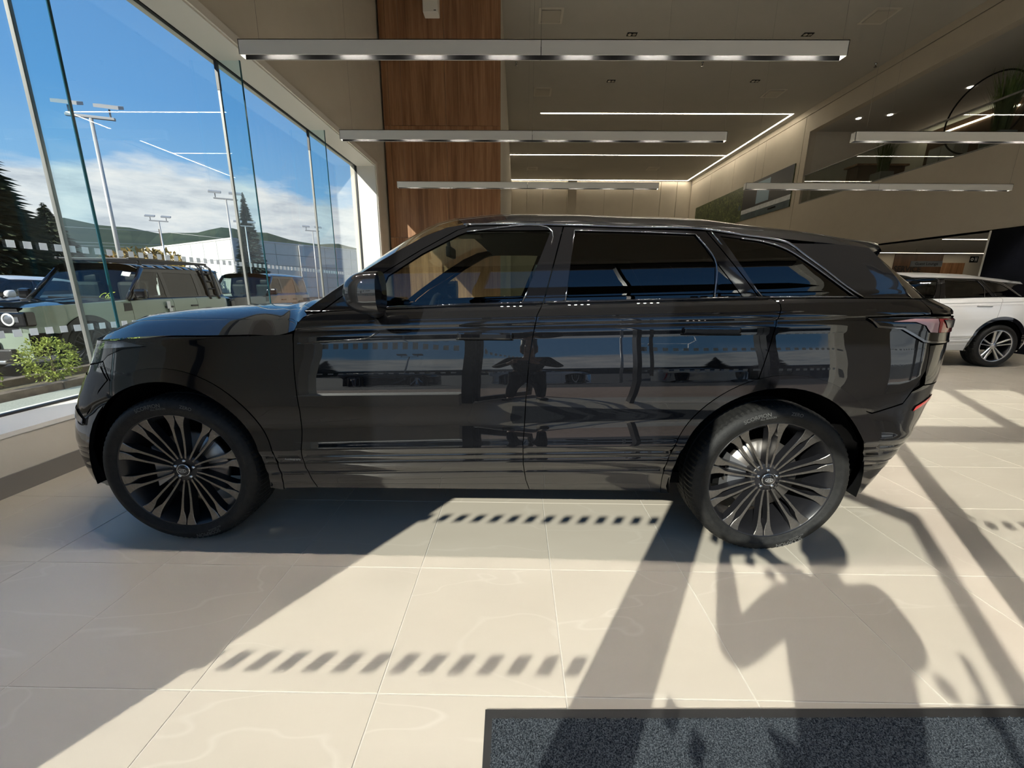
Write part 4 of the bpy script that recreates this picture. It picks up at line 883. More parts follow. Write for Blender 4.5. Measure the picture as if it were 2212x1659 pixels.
for x in (.04, .09):
    mb = MB(); mb.lathe([(0, -.021), (.016, -.021)], 14, c=(x, -.0005, .175)); mb.box(x-.016, x+.016, -.0215, -.0205, .085, .155); mb.box(x-.012, x-.003, -.0215, -.0205, .04, .085); mb.box(x+.003, x+.012, -.0215, -.0205, .04, .085); mb.build('figure', M['lettering_white'], rs)
for t, (a, b, y) in (('deep under the mezzanine', (12.9, 16.95, 15.46)), ('near the poster under the mezzanine', (11.35, 12.56, 11.46))):
    o = MB().box(a, b, y-.03, y+.03, ZU-.005, ZU).build('light_strip', M['led_dim']); tag(o, 'warm recessed light strip '+t, 'light strip', 'light strips under the mezzanine')
# entrance mat
M['pile'] = noisy('charcoal carpet pile', (.016, .020, .026), (.11, .125, .14), 260, .95, spec=.1, coords='Object', lo=.40, hi=.72, detail=2)
M['mat_edge'] = pbr('rubber mat edge', (.012, .012, .012), .55)
mt = empty('entrance_mat', (-.0855, .981, 0), R(1.2), 'charcoal entrance mat with black rubber border lying on the tiles', 'mat')
mx0, mx1, my0, my1 = 0.0, 3.2, -1.0, 0.0
mb = MB(); bw = .028
mb.box(mx0, mx1, my1-bw, my1, .0005, .006); mb.box(mx0, mx1, my0, my0+bw, .0005, .006); mb.box(mx0, mx0+bw*.8, my0+bw, my1-bw, .0005, .006); mb.box(mx1-bw, mx1, my0+bw, my1-bw, .0005, .006); mb.build('rubber_border', M['mat_edge'], mt)
MB().box(mx0+bw*.8, mx1-bw, my0+bw, my1-bw, .0005, .007).build('carpet_base', M['pile'], mt)
rn = np.random.default_rng(3); n = 26000; X = rn.uniform(mx0+bw*.8, mx1-bw, n); Y = rn.uniform(-.45, my1-bw, n); a = rn.uniform(0, 6.28, n); hh = rn.uniform(.003, .006, n); vs = []; fs = []
for k in range(n):
    for j in range(3): vs.append((X[k]+.0032*math.cos(a[k]+2.1*j), Y[k]+.0032*math.sin(a[k]+2.1*j), .006))
    vs.append((X[k]+.002*math.cos(a[k]), Y[k]+.002*math.sin(a[k]), .007+hh[k])); b = 4*k; fs += [(b, b+1, b+3), (b+1, b+2, b+3), (b+2, b, b+3)]
tf = MB(); tf.add(vs, fs); tag(tf.build('carpet_pile', M['pile'], mt), kind='stuff')
# photographer just inside the open entrance leaf, seen in the car's flank and by the shadow on the floor
def skin_mesh(name, J, E, mat, parent, lv=2):
    """J: {joint: (pos, rx, ry)}; E: edges; grown with a Skin modifier"""
    ks = list(J); me = bpy.data.meshes.new(name); me.from_pydata([J[k][0] for k in ks], [(ks.index(a), ks.index(b)) for a, b in E], []); o = link(name, me, parent)
    o.modifiers.new('skin', 'SKIN'); o.modifiers['skin'].use_smooth_shade = True
    for k, v in zip(ks, me.skin_vertices[0].data): v.radius = J[k][1:3]
    me.skin_vertices[0].data[0].use_root = True
    sd = o.modifiers.new('sub', 'SUBSURF'); sd.levels = lv; sd.render_levels = lv; me.materials.append(mat); return o
M['skin'] = noisy('skin', (.42, .25, .18), (.47, .29, .21), 20, .5); M['jacket'] = noisy('dark jacket cloth', (.02, .021, .025), (.035, .036, .04), 90, .9); M['jeans'] = noisy('dark denim', (.014, .017, .026), (.025, .03, .042), 120, .9); M['hair'] = noisy('dark hair', (.015, .011, .008), (.03, .02, .014), 60, .5); M['shoe'] = pbr('black shoe leather', (.012, .012, .012), .4)
pr = empty('person', (.05, -.62, 0), 0, 'person in dark jacket and jeans standing in the entrance taking a photo', 'person')
body = {'pelvis': ((0, 0, .96), .13, .10), 'belly': ((0, .0, 1.10), .125, .10), 'chest': ((0, -.01, 1.32), .14, .10), 'neck': ((0, 0, 1.50), .055, .055), 'jaw': ((0, .035, 1.57), .062, .075), 'head': ((0, .02, 1.66), .075, .092), 'crown': ((0, .01, 1.72), .055, .07), 'nose': ((0, .115, 1.625), .012, .02)}
Eb = [('pelvis', 'belly'), ('belly', 'chest'), ('chest', 'neck'), ('neck', 'jaw'), ('jaw', 'head'), ('head', 'crown'), ('head', 'nose')]
for sg, n_, hand in ((-1, 'l', (-.12, .555, 1.255)), (1, 'r', (.02, .555, 1.255))):
    body.update({'sh'+n_: ((sg*.19, -.01, 1.41), .065, .065), 'el'+n_: ((sg*.33, .10, 1.16), .045, .045), 'wr'+n_: ((hand[0]+sg*.055, hand[1]-.07, hand[2]-.02), .03, .03), 'pa'+n_: ((hand[0]+sg*.03, hand[1], hand[2]), .034, .022), 'hp'+n_: ((sg*.10, 0, .88), .095, .095), 'kn'+n_: ((sg*.145, .03, .49), .062, .062), 'an'+n_: ((sg*.165, 0, .10), .042, .045), 'to'+n_: ((sg*.185, .15, .045), .04, .03)})
    Eb += [('chest', 'sh'+n_), ('sh'+n_, 'el'+n_), ('el'+n_, 'wr'+n_), ('wr'+n_, 'pa'+n_), ('pelvis', 'hp'+n_), ('hp'+n_, 'kn'+n_), ('kn'+n_, 'an'+n_), ('an'+n_, 'to'+n_)]
    for f in range(4):
        b0 = (hand[0]+sg*(.028-.004*f), hand[1]+.01, hand[2]+.03-.02*f); t1 = (b0[0]-sg*.012, b0[1]+.045, b0[2]+.004); t2 = (b0[0]-sg*(.042+.004*(f % 2)), b0[1]+.062-.004*f, b0[2]+.004)
        body.update({'f%d%s' % (f, n_): (b0, .0095, .0095), 'g%d%s' % (f, n_): (t1, .0085, .0085), 'h%d%s' % (f, n_): (t2, .0075, .0075)}); Eb += [('pa'+n_, 'f%d%s' % (f, n_)), ('f%d%s' % (f, n_), 'g%d%s' % (f, n_)), ('g%d%s' % (f, n_), 'h%d%s' % (f, n_))]
    body.update({'t0'+n_: ((hand[0]+sg*.012, hand[1]-.03, hand[2]+.012), .012, .012), 't1'+n_: ((hand[0]-sg*.022, hand[1]-.012, hand[2]+.03), .009, .009)}); Eb += [('pa'+n_, 't0'+n_), ('t0'+n_, 't1'+n_)]
skin_mesh('body', body, Eb, M['skin'], pr)
jk_ = {k: (v[0], v[1]*1.22, v[2]*1.28) for k, v in body.items() if k in ('belly', 'chest', 'shl', 'shr', 'ell', 'elr', 'wrl', 'wrr')}; jk_['hem'] = ((0, 0, .88), .19, .15)
skin_mesh('jacket', jk_, [('belly', 'hem'), ('belly', 'chest'), ('chest', 'shl'), ('chest', 'shr'), ('shl', 'ell'), ('shr', 'elr'), ('ell', 'wrl'), ('elr', 'wrr')], M['jacket'], pr)
tr_ = {k: (v[0], v[1]*1.16, v[2]*1.16) for k, v in body.items() if k in ('pelvis', 'hpl', 'hpr', 'knl', 'knr', 'anl', 'anr')}
skin_mesh('trousers', tr_, [('pelvis', 'hpl'), ('pelvis', 'hpr'), ('hpl', 'knl'), ('hpr', 'knr'), ('knl', 'anl'), ('knr', 'anr')], M['jeans'], pr)
for sg in (-1, 1): mb = MB(); mb.bbox((sg*.178, .07, .048), (.105, .29, .095), .035, -sg*.12); mb.build('shoe', M['shoe'], pr)
hm = MB(); hm.lathe([(0, .115), (.05, .105), (.085, .06), (.098, 0), (.09, -.05), (.07, -.085)], 24, axis='z', c=(0, -.012, 1.665)); hm.build('hair', M['hair'], pr)
for sg in (-1, 1):
    mb = MB(); mb.lathe([(0, -.012), (.010, -.008), (.013, 0), (.010, .008), (0, .012)], 12, c=(sg*.032, .098, 1.652)); mb.build('eye', M['lettering_white'], pr)
    mb = MB(); mb.bbox((sg*.084, .012, 1.638), (.022, .045, .062), .01); mb.build('ear', M['skin'], pr)
mb = MB(); mb.bbox((0, .108, 1.588), (.05, .012, .014), .005); mb.build('mouth', pbr('lips', (.40, .17, .14), .5), pr)
ph = empty('smartphone', (0, -.022, 1.242), 0, 'black smartphone held up by the photographer', 'phone'); MB().bbox((0, -.004, 0), (.15, .009, .074), .004).build('phone_body', M['gloss_black'], ph); MB().box(-.07, .07, -.0095, -.0086, -.034, .034).build('phone_screen', pbr('phone screen', (.02, .02, .025), .1), ph)
# ================================================================== OUTSIDE
GZ = -.18
M['asphalt'] = noisy('asphalt', (.045, .045, .047), (.075, .075, .076), 3, .85, bump=.3, bscale=90)
M['gravel'] = noisy('pale gravel', (.30, .33, .28), (.44, .46, .40), 60, .9, bump=.5, bscale=200)
M['paver'] = noisy('pinkish paving', (.34, .25, .20), (.42, .32, .26), 8, .85, bump=.2, bscale=80)
M['kerb'] = noisy('brown kerb stone', (.12, .095, .075), (.20, .165, .13), 9, .9, bump=.3, bscale=60)
M['soil'] = noisy('planter soil', (.10, .085, .055), (.22, .19, .12), 30, .95, bump=.5, bscale=120)
tag(MB().box(-900, 900, -900, 900, GZ-.2, GZ).build('ground', M['asphalt']), kind='structure')
tag(MB().box(-5.80, XG-.12, .0, 24, GZ, -.02).build('gravel_strip', M['gravel']), kind='structure')
tag(MB().box(-9, 16, -4.4, -.42, GZ, -.01).build('pavement', M['paver']), kind='structure')
pl_ = empty('planter_bed', (0, 0, 0), 0); tag(pl_, kind='structure')
for x in (-5.95, -6.75):
    y = .2
    while y < 23: MB().bbox((x, y+.6, -.065), (.15, 1.19, .25), .012).build('kerb_stone', M['kerb'], pl_); y += 1.2
MB().box(-6.68, -6.02, .2, 23, GZ, -.03).build('soil_bed', M['soil'], pl_)
def leaf_cloud(n, shape, size, rng, jit=.0):
    """n small leaf blades; shape(rng) -> point, outward direction"""
    vs = []; fs = []
    for k in range(n):
        p, d = shape(rng); d = d+rng.normal(0, .55, 3); d /= np.linalg.norm(d)+1e-9; a = np.cross(d, rng.normal(0, 1, 3)); a /= np.linalg.norm(a)+1e-9
        s = size*rng.uniform(.6, 1.3); b = len(vs); vs += [tuple(p-a*s*.42), tuple(p+d*s), tuple(p+a*s*.42), tuple(p-d*s*.7)]; fs.append((b, b+1, b+2, b+3))
    mb = MB(); mb.add(vs, fs); return mb
M['box_leaf'] = noisy('bright box leaves', (.16, .22, .03), (.36, .42, .08), 9, .55); M['needle'] = noisy('spruce needles', (.012, .026, .016), (.060, .075, .035), 2.2, .8); M['needle_blue'] = noisy('blue spruce needles', (.025, .045, .042), (.07, .10, .085), 2, .8)
M['bark'] = noisy('bark', (.06, .045, .035), (.12, .09, .07), 8, .9); M['gold_leaf'] = noisy('golden autumn leaves', (.30, .20, .03), (.55, .38, .06), 3, .7); M['rust_leaf'] = noisy('rust autumn leaves', (.16, .13, .05), (.36, .24, .07), 2, .7)
rng = np.random.default_rng(11)
def shrub(loc, r, h, label):
    e = empty('shrub', loc, 0, label, 'shrub', 'box shrubs in the planter')
    def sh_(g):
        u = g.normal(0, 1, 3); u /= np.linalg.norm(u); rad = g.uniform(.45, 1.0)**.5*(1+.14*math.sin(u[0]*7+u[2]*5)); return np.array([u[0]*r*rad, u[1]*r*rad, h*.54+u[2]*h*.50*rad]), u
    tag(leaf_cloud(1700, sh_, .024, rng).build('foliage', M['box_leaf'], e), kind='stuff'); st = MB(); st.tube([(0, 0, 0), (.02, .01, h*.3), (0, .02, h*.6)], [.02, .016, .008], 6); st.build('stem', M['bark'], e)
shrub((-6.36, 5.32, -.03), .29, .60, 'round bright green shrub in front of the green SUV wheel'); shrub((-6.36, 6.40, -.03), .27, .56, 'bright green shrub partly hidden by the black SUV nose'); shrub((-6.36, 4.42, -.03), .29, .58, 'bright green shrub at the bumper of the green SUV')
def conifer(loc, h, r, n, mat, label, bare=.06, droop=.25, narrow=1.0):
    e = empty('conifer', loc, 0, label, 'tree', 'conifers beyond the car park'); vs = []; fs = []
    for k in range(n):
        t = rng.uniform(bare, 1.0); z = h*t; L = r*(1-t)**.85*rng.uniform(.55, 1.1)+.12*r*.3; a = rng.uniform(0, 6.283); ca, sa = math.cos(a), math.sin(a)
        for j in range(3):
            f0 = .25+.25*j; wd = L*.16*(1.2-f0); x0, x1 = L*f0*.7, L*min(1, f0+.42); z0, z1 = z-droop*x0, z-droop*x1+rng.uniform(-.05, .05)*L; sd = rng.uniform(-.35, .35)
            b = len(vs); vs += [(x0*ca+wd*sa, x0*sa-wd*ca, z0), (x0*ca-wd*sa, x0*sa+wd*ca, z0-.02*L), (x1*math.cos(a+sd), x1*math.sin(a+sd), z1)]; fs.append((b, b+1, b+2))
            b = len(vs); vs += [(x0*ca, x0*sa, z0+wd*.5), (x0*ca, x0*sa, z0-wd*1.3), (x1*math.cos(a+sd), x1*math.sin(a+sd), z1)]; fs.append((b, b+1, b+2))
    mb = MB(); mb.add(vs, fs); tag(mb.build('needle_branches', mat, e), kind='stuff'); tb = MB(); tb.tube([(0, 0, 0), (0, 0, h*.5), (0, 0, h*.97)], [r*.07+.08, r*.04+.05, .02], 8); tb.build('trunk', M['bark'], e)
conifer((-31.0, 24.0, GZ), 12.5, 4.3, 2600, M['needle'], 'tall dark spruce behind the green SUV'); conifer((-34.0, 30.5, GZ), 7.2, 3.3, 1300, M['needle'], 'shorter dark spruce beside the tall one'); conifer((-32.6, 51.0, GZ), 12.3, 2.5, 2200, M['needle_blue'], 'slender blue spruce in front of the pale warehouse', droop=.15)
def round_tree(loc, h, r, mat, label, n=1500):
    e = empty('autumn_tree', loc, 0, label, 'tree', 'autumn trees beyond the car park')
    cs = [(rng.normal(0, r*.45, 3), rng.uniform(.4, .65)*r) for _ in range(9)]
    def sh_(g): c, q = cs[g.integers(len(cs))]; u = g.normal(0, 1, 3); u /= np.linalg.norm(u); return np.array([0, 0, h-r])+c*np.array([1, 1, .7])+u*q*g.uniform(.7, 1), u
    tag(leaf_cloud(n, sh_, r*.14, rng).build('foliage', mat, e), kind='stuff'); tb = MB(); tb.tube([(0, 0, 0), (0, 0, h-r)], [.14, .08], 7); tb.build('trunk', M['bark'], e)
for x, y, h, r, mt_, l in ((-46, 41, 4.0, 1.5, 'gold_leaf', 'small golden tree between the spruces and the lamp posts'), (-48.5, 54, 7.0, 3.0, 'rust_leaf', 'rust coloured tree beside the pale warehouse'), (-41.5, 50.5, 4.3, 1.6, 'gold_leaf', 'golden tree beneath the power lines'), (-53.5, 49.5, 4.4, 1.6, 'gold_leaf', 'golden tree beyond the green SUV roof rack'), (-55, 44.5, 5.0, 2.0, 'rust_leaf', 'rust tree beyond the green SUV windscreen')): round_tree((x, y, GZ), h, r, M[mt_], l)
# lamp posts
M['pole'] = pbr('galvanised lamp post', (.55, .54, .52), .45, .3); M['lamp_head'] = pbr('lamp head casing', (.30, .31, .33), .5)
def lamp_post(x, y, h, ang, label, group='car park lamp posts'):
    e = empty('lamp_post', (x, y, GZ), ang, label, 'lamp post', group)
    mb = MB(); mb.tube([(0, 0, 0), (0, 0, h)], [.085, .06], 10); mb.build('pole', M['pole'], e); mb = MB(); mb.bbox((0, 0, h+.05), (1.5, .12, .10), .02); mb.build('cross_arm', M['lamp_head'], e)
    for sx in (-1, 1):
        mb = MB(); mb.tube([(sx*.62, 0, h+.1), (sx*.62, 0, h+.38)], .03, 6); P = [(-.38, -.22), (.38, -.22), (.38, .22), (-.38, .22)]
        mb.prism(P, lambda a, b: (sx*.62+a, b, h+.42-a*.22*0+b*.35), lambda a, b: (sx*.62+a, b, h+.54+b*.35)); fixnormals(mb.build('lamp_head', M['lamp_head'], e).data)
for a in ((-16.44, 17.17, 7.7, R(20), 'tall double lamp post rising above the green SUV'), (-21.62, 31.8, 7.7, R(30), 'double lamp post in front of the warehouse corner'), (-35.8, 42.27, 7.7, R(30), 'distant double lamp post below the power lines'), (-29.18, 45.39, 7.7, R(30), 'distant double lamp post beside the slender spruce'), (-23.61, 48.72, 7.7, R(30), 'distant double lamp post before the grey warehouse wing')): lamp_post(*a)
# warehouse
M['ware'] = noisy('pale metal cladding', (.60, .61, .59), (.64, .65, .63), 2, .6); M['ware2'] = noisy('cream metal cladding', (.72, .71, .62), (.76, .75, .66), 2, .6); M['ware_dark'] = pbr('dark fascia', (.05, .05, .055), .5)
wh_ = empty('warehouse', (-35.55, 52.53, GZ), math.atan2(66.11-52.53, -27.2+35.55), 'long pale metal warehouse with dark lower fascia beyond the car park', 'building')
H7 = 7.2; LW = 22.0
MB().box(0, LW, .3, 30, 0, H7-.05).build('shell', M['ware'], wh_)
for i, (a, b) in enumerate(((0, 1.6), (1.6, 5.2), (5.2, 8.4), (8.4, 9.2), (9.2, 12.5), (12.5, 17), (17, LW))):
    for z0, z1 in ((0, 1.4), (1.4, 2.85), (2.85, 4.3), (4.3, 5.75), (5.75, H7)):
        MB().bbox(((a+b)/2, .22 if i != 3 else .12, (z0+z1)/2), (b-a-.05, .2 if i != 3 else .4, z1-z0-.04), .01).build('cladding_panel', M['ware2'] if i in (1, 2) else (M['trim_white'] if i == 3 else M['ware']), wh_)
for k in range(7):
    for z0, z1 in ((0, 2.4), (2.4, 4.8), (4.8, H7)): MB().bbox((-.08, 2.2+k*3.9, (z0+z1)/2), (.2, 3.84, z1-z0-.04), .01).build('cladding_panel', M['ware'], wh_)
MB().box(-.2, LW, .05, .3, H7, H7+.18).build('parapet', M['trim_white'], wh_); MB().box(-.22, .05, .3, 30, H7, H7+.18).build('parapet', M['trim_white'], wh_); MB().box(2.2, 8.3, -.15, .15, .2, 2.7).build('dark_fascia', M['ware_dark'], wh_)
text_obj('lettering', 'Service', .95, M['lettering_white'], wh_, lambda a, b: (3.4+a, -.16, 1.75+b))
# hills, houses, power line
M['forest'] = noisy('forested hill', (.022, .040, .024), (.045, .066, .036), .02, .95, bump=1.0, bscale=.2)
th = np.linspace(R(100), R(175), 70)
def ridge(a, base, amp, ph): return base+amp*(math.sin(a*5+ph)+.5*math.sin(a*11+ph*2)+.25*math.sin(a*23+ph*3))
P = []
for a in th:
    top = float(np.interp(math.degrees(a), [100, 110, 117.7, 121, 124, 127, 130.4, 135, 138.8, 145, 160, 175], [62, 69, 74, 84, 88, 80, 73, 81, 81, 84, 86, 80]))+1.2*math.sin(a*90); c, s = math.cos(a), math.sin(a)
    P.append([(420*c, 420*s, GZ), (520*c, 520*s, top*.28+3*math.sin(a*37)), (640*c, 640*s, top*.66+4*math.sin(a*29)), (780*c, 780*s, top+1.5*math.sin(a*61)), (900*c, 900*s, top*.7)])
tag(MB().grid(P, 0, False, True).build('hills', M['forest']), kind='structure')
M['house'] = pbr('house render', (.62, .60, .55), .8); M['roof_tile'] = pbr('roof tile', (.24, .13, .10), .8)
for k in range(12):
    a = R(124+k*1.9); d = 190+25*(k % 3); x, y = d*math.cos(a), d*math.sin(a); e = empty('house', (x, y, 2+3.0*(k % 3)), R(25*k), 'small pale house at the foot of the forested hill', 'house', 'houses below the hill')
    MB().box(-5, 5, -4, 4, -8, 3.2).build('walls', M['house'], e); mb = MB(); mb.prism([(-5.4, 3.2), (5.4, 3.2), (0, 5.8)], lambda p, z: (p, -4.3, z), lambda p, z: (p, 4.3, z)); fixnormals(mb.build('roof', M['roof_tile'], e).data)
    for j in (-2.5, 2.5): MB().box(j-.7, j+.7, -4.05, -4, .6, 2.2).build('window', M['ware_dark'], e)
pw = empty('power_line', (-62, 73, GZ), 0, 'wooden utility pole carrying thin power lines', 'utility pole'); mb = MB(); mb.tube([(0, 0, 0), (0, 0, 11)], [.16, .11], 8); mb.build('pole', M['bark'], pw)
for z in (10.6, 8.4, 7.9):
    for ex, ey, dz in ((-60, -55, .5), (60, 28, -1.5)):
        mb = MB(); mb.tube([(ex*t, ey*t, z+dz*t-1.6*math.sin(math.pi*t)*.6) for t in np.linspace(0, 1, 9)], .03, 4); mb.build('cable', M['pole'], pw)
# ---- boxy off-roader seen through the window
PLAN2 = interp([0, .03, .08, .16, .30, 1.0, 3.0, 4.45, 4.6, 4.7, 4.745, 4.76], [.70, .80, .90, .955, .98, .985, .985, .985, .97, .93, .85, .70])
IN2 = interp([.3, .45, .7, .95, 1.12, 1.17, 1.22, 1.4, 1.7, 1.88], [.06, .02, .0, .0, .008, .02, .05, .085, .15, .20])
def rover_surf(Q, off=0.0):
    s, z = Q[:, 0], Q[:, 1]; e = 2e-3
    def pt(s, z): return np.stack([s, -(PLAN2(s)-IN2(z)), z], 1)
    p = pt(s, z); n = np.cross(pt(s+e, z)-pt(s-e, z), pt(s, z+e)-pt(s, z-e)); n /= np.linalg.norm(n, axis=1)[:, None]; return p+n*off, n
FA, RA = (.86, .42), (3.88, .42)
def rp(key, poly, mat, **kw): return panel_mesh(key, poly, rover_surf, M[mat], dq=.06, dz=.05, **kw)
af = circ(FA, .53, -2, 150, 16); ar_ = circ(RA, .53, 182, -2, 22)
DM = {}
DM['front_wing'] = (rp('front_wing', [(.02, .72), (.02, 1.02), (.06, 1.10), (.20, 1.135), (1.80, 1.165), (1.80, .42)]+af[0:]+[(.20, .72)], 'green_paint'), 'wing')
DM['front_door'] = (rp('front_door', [(1.808, .42), (2.855, .42), (2.855, 1.20), (1.808, 1.17)][::1], 'green_paint'), 0)
DM['rear_door'] = (rp('rear_door', [(2.863, .42), (3.33, .42)]+circ(RA, .53, 180, 128, 8)+[(3.56, 1.21), (2.863, 1.20)], 'green_paint'), 0)
DM['rear_quarter'] = (rp('rear_quarter', circ(RA, .53, 127, 0, 14)+[(4.45, .45), (4.75, .55), (4.75, 1.20), (3.568, 1.21)], 'green_paint'), 0)
DM['sill'] = (rp('sill', [(1.42, .30), (3.34, .30), (3.33, .415), (1.40, .415)], 'satin_black'), 0)
DM['arch_front'] = (rp('arch_front', circ(FA, .535, -4, 178, 28)+circ(FA, .44, 180, -6, 28), 'satin_black', off=.025, rim=.06), 0)
DM['arch_rear'] = (rp('arch_rear', circ(RA, .535, -4, 184, 28)+circ(RA, .44, 186, -6, 28), 'satin_black', off=.025, rim=.06), 0)
DM['side_vent'] = (rp('side_vent', [(1.62, .98), (1.79, .99), (1.79, 1.13), (1.64, 1.13)], 'satin_black', off=.006, rim=.008), 0)
DM['upper_frame'] = (rp('upper_frame', [(1.78, 1.17), (2.2, 1.185), (4.74, 1.215), (4.70, 1.83), (2.42, 1.84), (2.30, 1.80)], 'gloss_black', holes=[[(1.98, 1.215), (2.76, 1.225), (2.76, 1.74), (2.36, 1.74)], [(2.86, 1.228), (3.70, 1.24), (3.70, 1.74), (2.86, 1.74)], [(3.82, 1.242), (4.56, 1.25), (4.52, 1.72), (3.82, 1.74)]]), 0)
for k, p in (('glass_a', [(1.98, 1.215), (2.76, 1.225), (2.76, 1.74), (2.36, 1.74)]), ('glass_b', [(2.86, 1.228), (3.70, 1.24), (3.70, 1.74), (2.86, 1.74)]), ('glass_c', [(3.82, 1.242), (4.56, 1.25), (4.52, 1.72), (3.82, 1.74)])): DM[k] = (rp(k, p, 'car_glass' if k == 'glass_a' else 'privacy_glass', off=-.006, rim=0), 0)
def rover(name, label, loc, yaw, paint, ladder=True, group=None):
    car = empty(name, loc, yaw, label, 'car', group)
    def slot(o):
        for sl in o.material_slots:
            if sl.material == M['green_paint']: sl.link = 'OBJECT'; sl.material = paint
        return o
    fd_ = []
    for key, nm in (('front_wing', 'front_wing'), ('front_door', 'front_door'), ('rear_door', 'rear_door'), ('rear_quarter', 'rear_quarter'), ('sill', 'sill'), ('arch_front', 'arch_trim'), ('arch_rear', 'arch_trim'), ('side_vent', 'side_vent'), ('upper_frame', 'window_frame'), ('glass_a', 'window_glass'), ('glass_b', 'window_glass'), ('glass_c', 'window_glass')):
        for sd in (1, -1):
            o = slot(link(nm, DM[key][0], car)); o.scale = (1, sd, 1)
            if key in ('front_door', 'rear_door'):
                x = 2.70 if key == 'front_door' else 3.45; mb = MB(); mb.bbox((x, -.995, 1.02), (.22, .035, .035), .01); mb.build('door_handle', M['satin_black'], o)
                if key == 'front_door' and sd == 1 and ladder: mb = MB(); mb.bbox((2.66, -1.02, 1.06), (.09, .012, .16), .004); mb.bbox((2.70, -1.022, .95), (.10, .012, .09), .004, .1); mb.build('paper_tag', M['lettering_white'], o)
    # bonnet, face, bumper
    bp = [[(.06+t*1.78, a*(.86-.02*t), 1.115+.07*t+.05*(1-abs(a)**4)*min(1, t*8+.2)) for a in np.linspace(-1, 1, 11)] for t in np.linspace(0, 1, 9)]
    MB().grid(bp, 0, True).build('bonnet', M['black_paint'], car)
    for sd in (-1, 1): mb = MB(); mb.grid([[(.06+t*1.78, sd*(.86-.02*t), 1.115+.07*t), (.06+t*1.76, sd*(PLAN2(.06+t*1.76)-.012), 1.09+.065*t)] for t in np.linspace(0, 1, 9)], 0, True, sd > 0); slot(mb.build('bonnet_edge', M['green_paint'], car))
    MB().grid([[(.03-.03*(1-abs(a)**6), a*.80, z) for a in np.linspace(-1, 1, 13)] for z in (.50, .70, 1.10)], 0, True).build('front_panel', M['satin_black'], car)
    mb = MB(); mb.grid([[(-.02-.07*(1-abs(a)**4)+.0*z, a*.93, z) for a in np.linspace(-1, 1, 15)] for z in (.36, .46, .62, .74)], 0, True); slot(mb.build('front_bumper', M['green_paint'], car))
    mb = MB(); mb.bbox((-.06, 0, .40), (.16, 1.5, .20), .03); mb.bbox((-.10, 0, .55), (.06, 1.1, .12), .02); mb.build('bumper_insert', M['satin_black'], car); mb = MB(); mb.bbox((-.055, 0, .30), (.22, 1.3, .06), .02); mb.build('skid_plate', M['alloy'], car)
    for sd in (-1, 1):
        hl2 = MB(); hl2.bbox((.065, sd*.73, .94), (.18, .42, .23), .03); hl2 = hl2.build('head_lamp', M['gloss_black'], car); mb = MB(); mb.lathe([(.070, -.010), (.078, -.016), (.092, -.016), (.098, -.010)], 28, axis='x', c=(-.022, sd*.70, .94)); mb.build('lamp_ring', M['lettering_white'], hl2); mb = MB(); mb.lathe([(0, -.014), (.05, -.012), (.068, -.006)], 24, axis='x', c=(-.022, sd*.70, .94)); mb.build('lamp_lens', M['lamp_inner'], hl2)
        mb = MB(); mb.box(-.03, -.024, sd*.82-.03, sd*.82+.03, .90, .98); mb.build('indicator', M['lamp_inner'], hl2)
        mm = MB(); mm.bbox((1.93, sd*1.10, 1.30), (.11, .22, .20), .05); mm.tube([(1.96, sd*.93, 1.21), (1.95, sd*1.06, 1.24)], .025, 8); mm.build('door_mirror', M['gloss_black'], car)
        mb = MB(); mb.tube([(1.80, sd*.93, 1.19), (2.36, sd*.83, 1.80)], .042, 8); mb.build('a_pillar', M['gloss_black'], car)
    wsg = [[(1.80+.54*t-.05*(1-a*a), a*(.90-.09*t), 1.19+.60*t) for a in np.linspace(-1, 1, 11)] for t in np.linspace(0, 1, 7)]
    ws = MB().grid(wsg, 0, True).build('windscreen', M['wind_glass'], car)
    mb = MB(); mb.tube([(1.74, -.55, 1.22), (1.80, -.05, 1.24)], .012, 6); mb.tube([(1.74, .05, 1.22), (1.80, .55, 1.24)], .012, 6); mb.build('wiper', M['matt_black'], ws)
    if ladder:
        vs, fs = text_data('C65', .17, 'CENTER'); mb = MB(); mb.add([(1.83+(.07+v[1])*.54/.6-.012, -(v[0]-.0)*-1*-1-.47, 1.26+v[1]+.10*v[0]) for v in vs], fs); mb.build('yellow_marking', pbr('yellow chalk', (.75, .65, .06), .7), ws)
        mb = MB(); mb.add([(2.18, -.72, 1.64), (2.20, -.54, 1.66), (2.26, -.54, 1.74), (2.24, -.72, 1.72)], [(0, 1, 2, 3)]); mb.build('paper_sheet', M['lettering_white'], ws)
    rf = [[(2.26+2.46*t, a*(.82-.0*t), 1.80+.10*(1-abs(a)**5)+.03*math.sin(math.pi*t)) for a in np.linspace(-1, 1, 13)] for t in np.linspace(0, 1, 9)]
    MB().grid(rf, 0, True).build('roof', M['black_paint'] if ladder else paint, car)
    MB().grid([[(4.76-.04*max(0, z-1.2)/.6, a*(.80 if z < 1.3 else .76), z) for a in np.linspace(-1, 1, 7)] for z in (.5, 1.2, 1.85)], 0, False, True).build('tailgate', M['gloss_black'], car)
    MB().box(.15, 4.6, -.86, .86, .34, .44).build('underbody', M['under'], car)
    MB().box(.3, 1.75, -.84, .84, .44, 1.08).build('engine_bay', M['under'], car); MB().box(1.75, 4.6, -.88, .88, .44, 1.10).build('cabin_tub', M['under'], car)
    for y in (-.42, .42): mb = MB(); mb.bbox((2.55, y, 1.25), (.20, .48, .60), .08); mb.bbox((2.60, y, 1.62), (.10, .26, .16), .04); mb.build('seat', M['interior'], car)
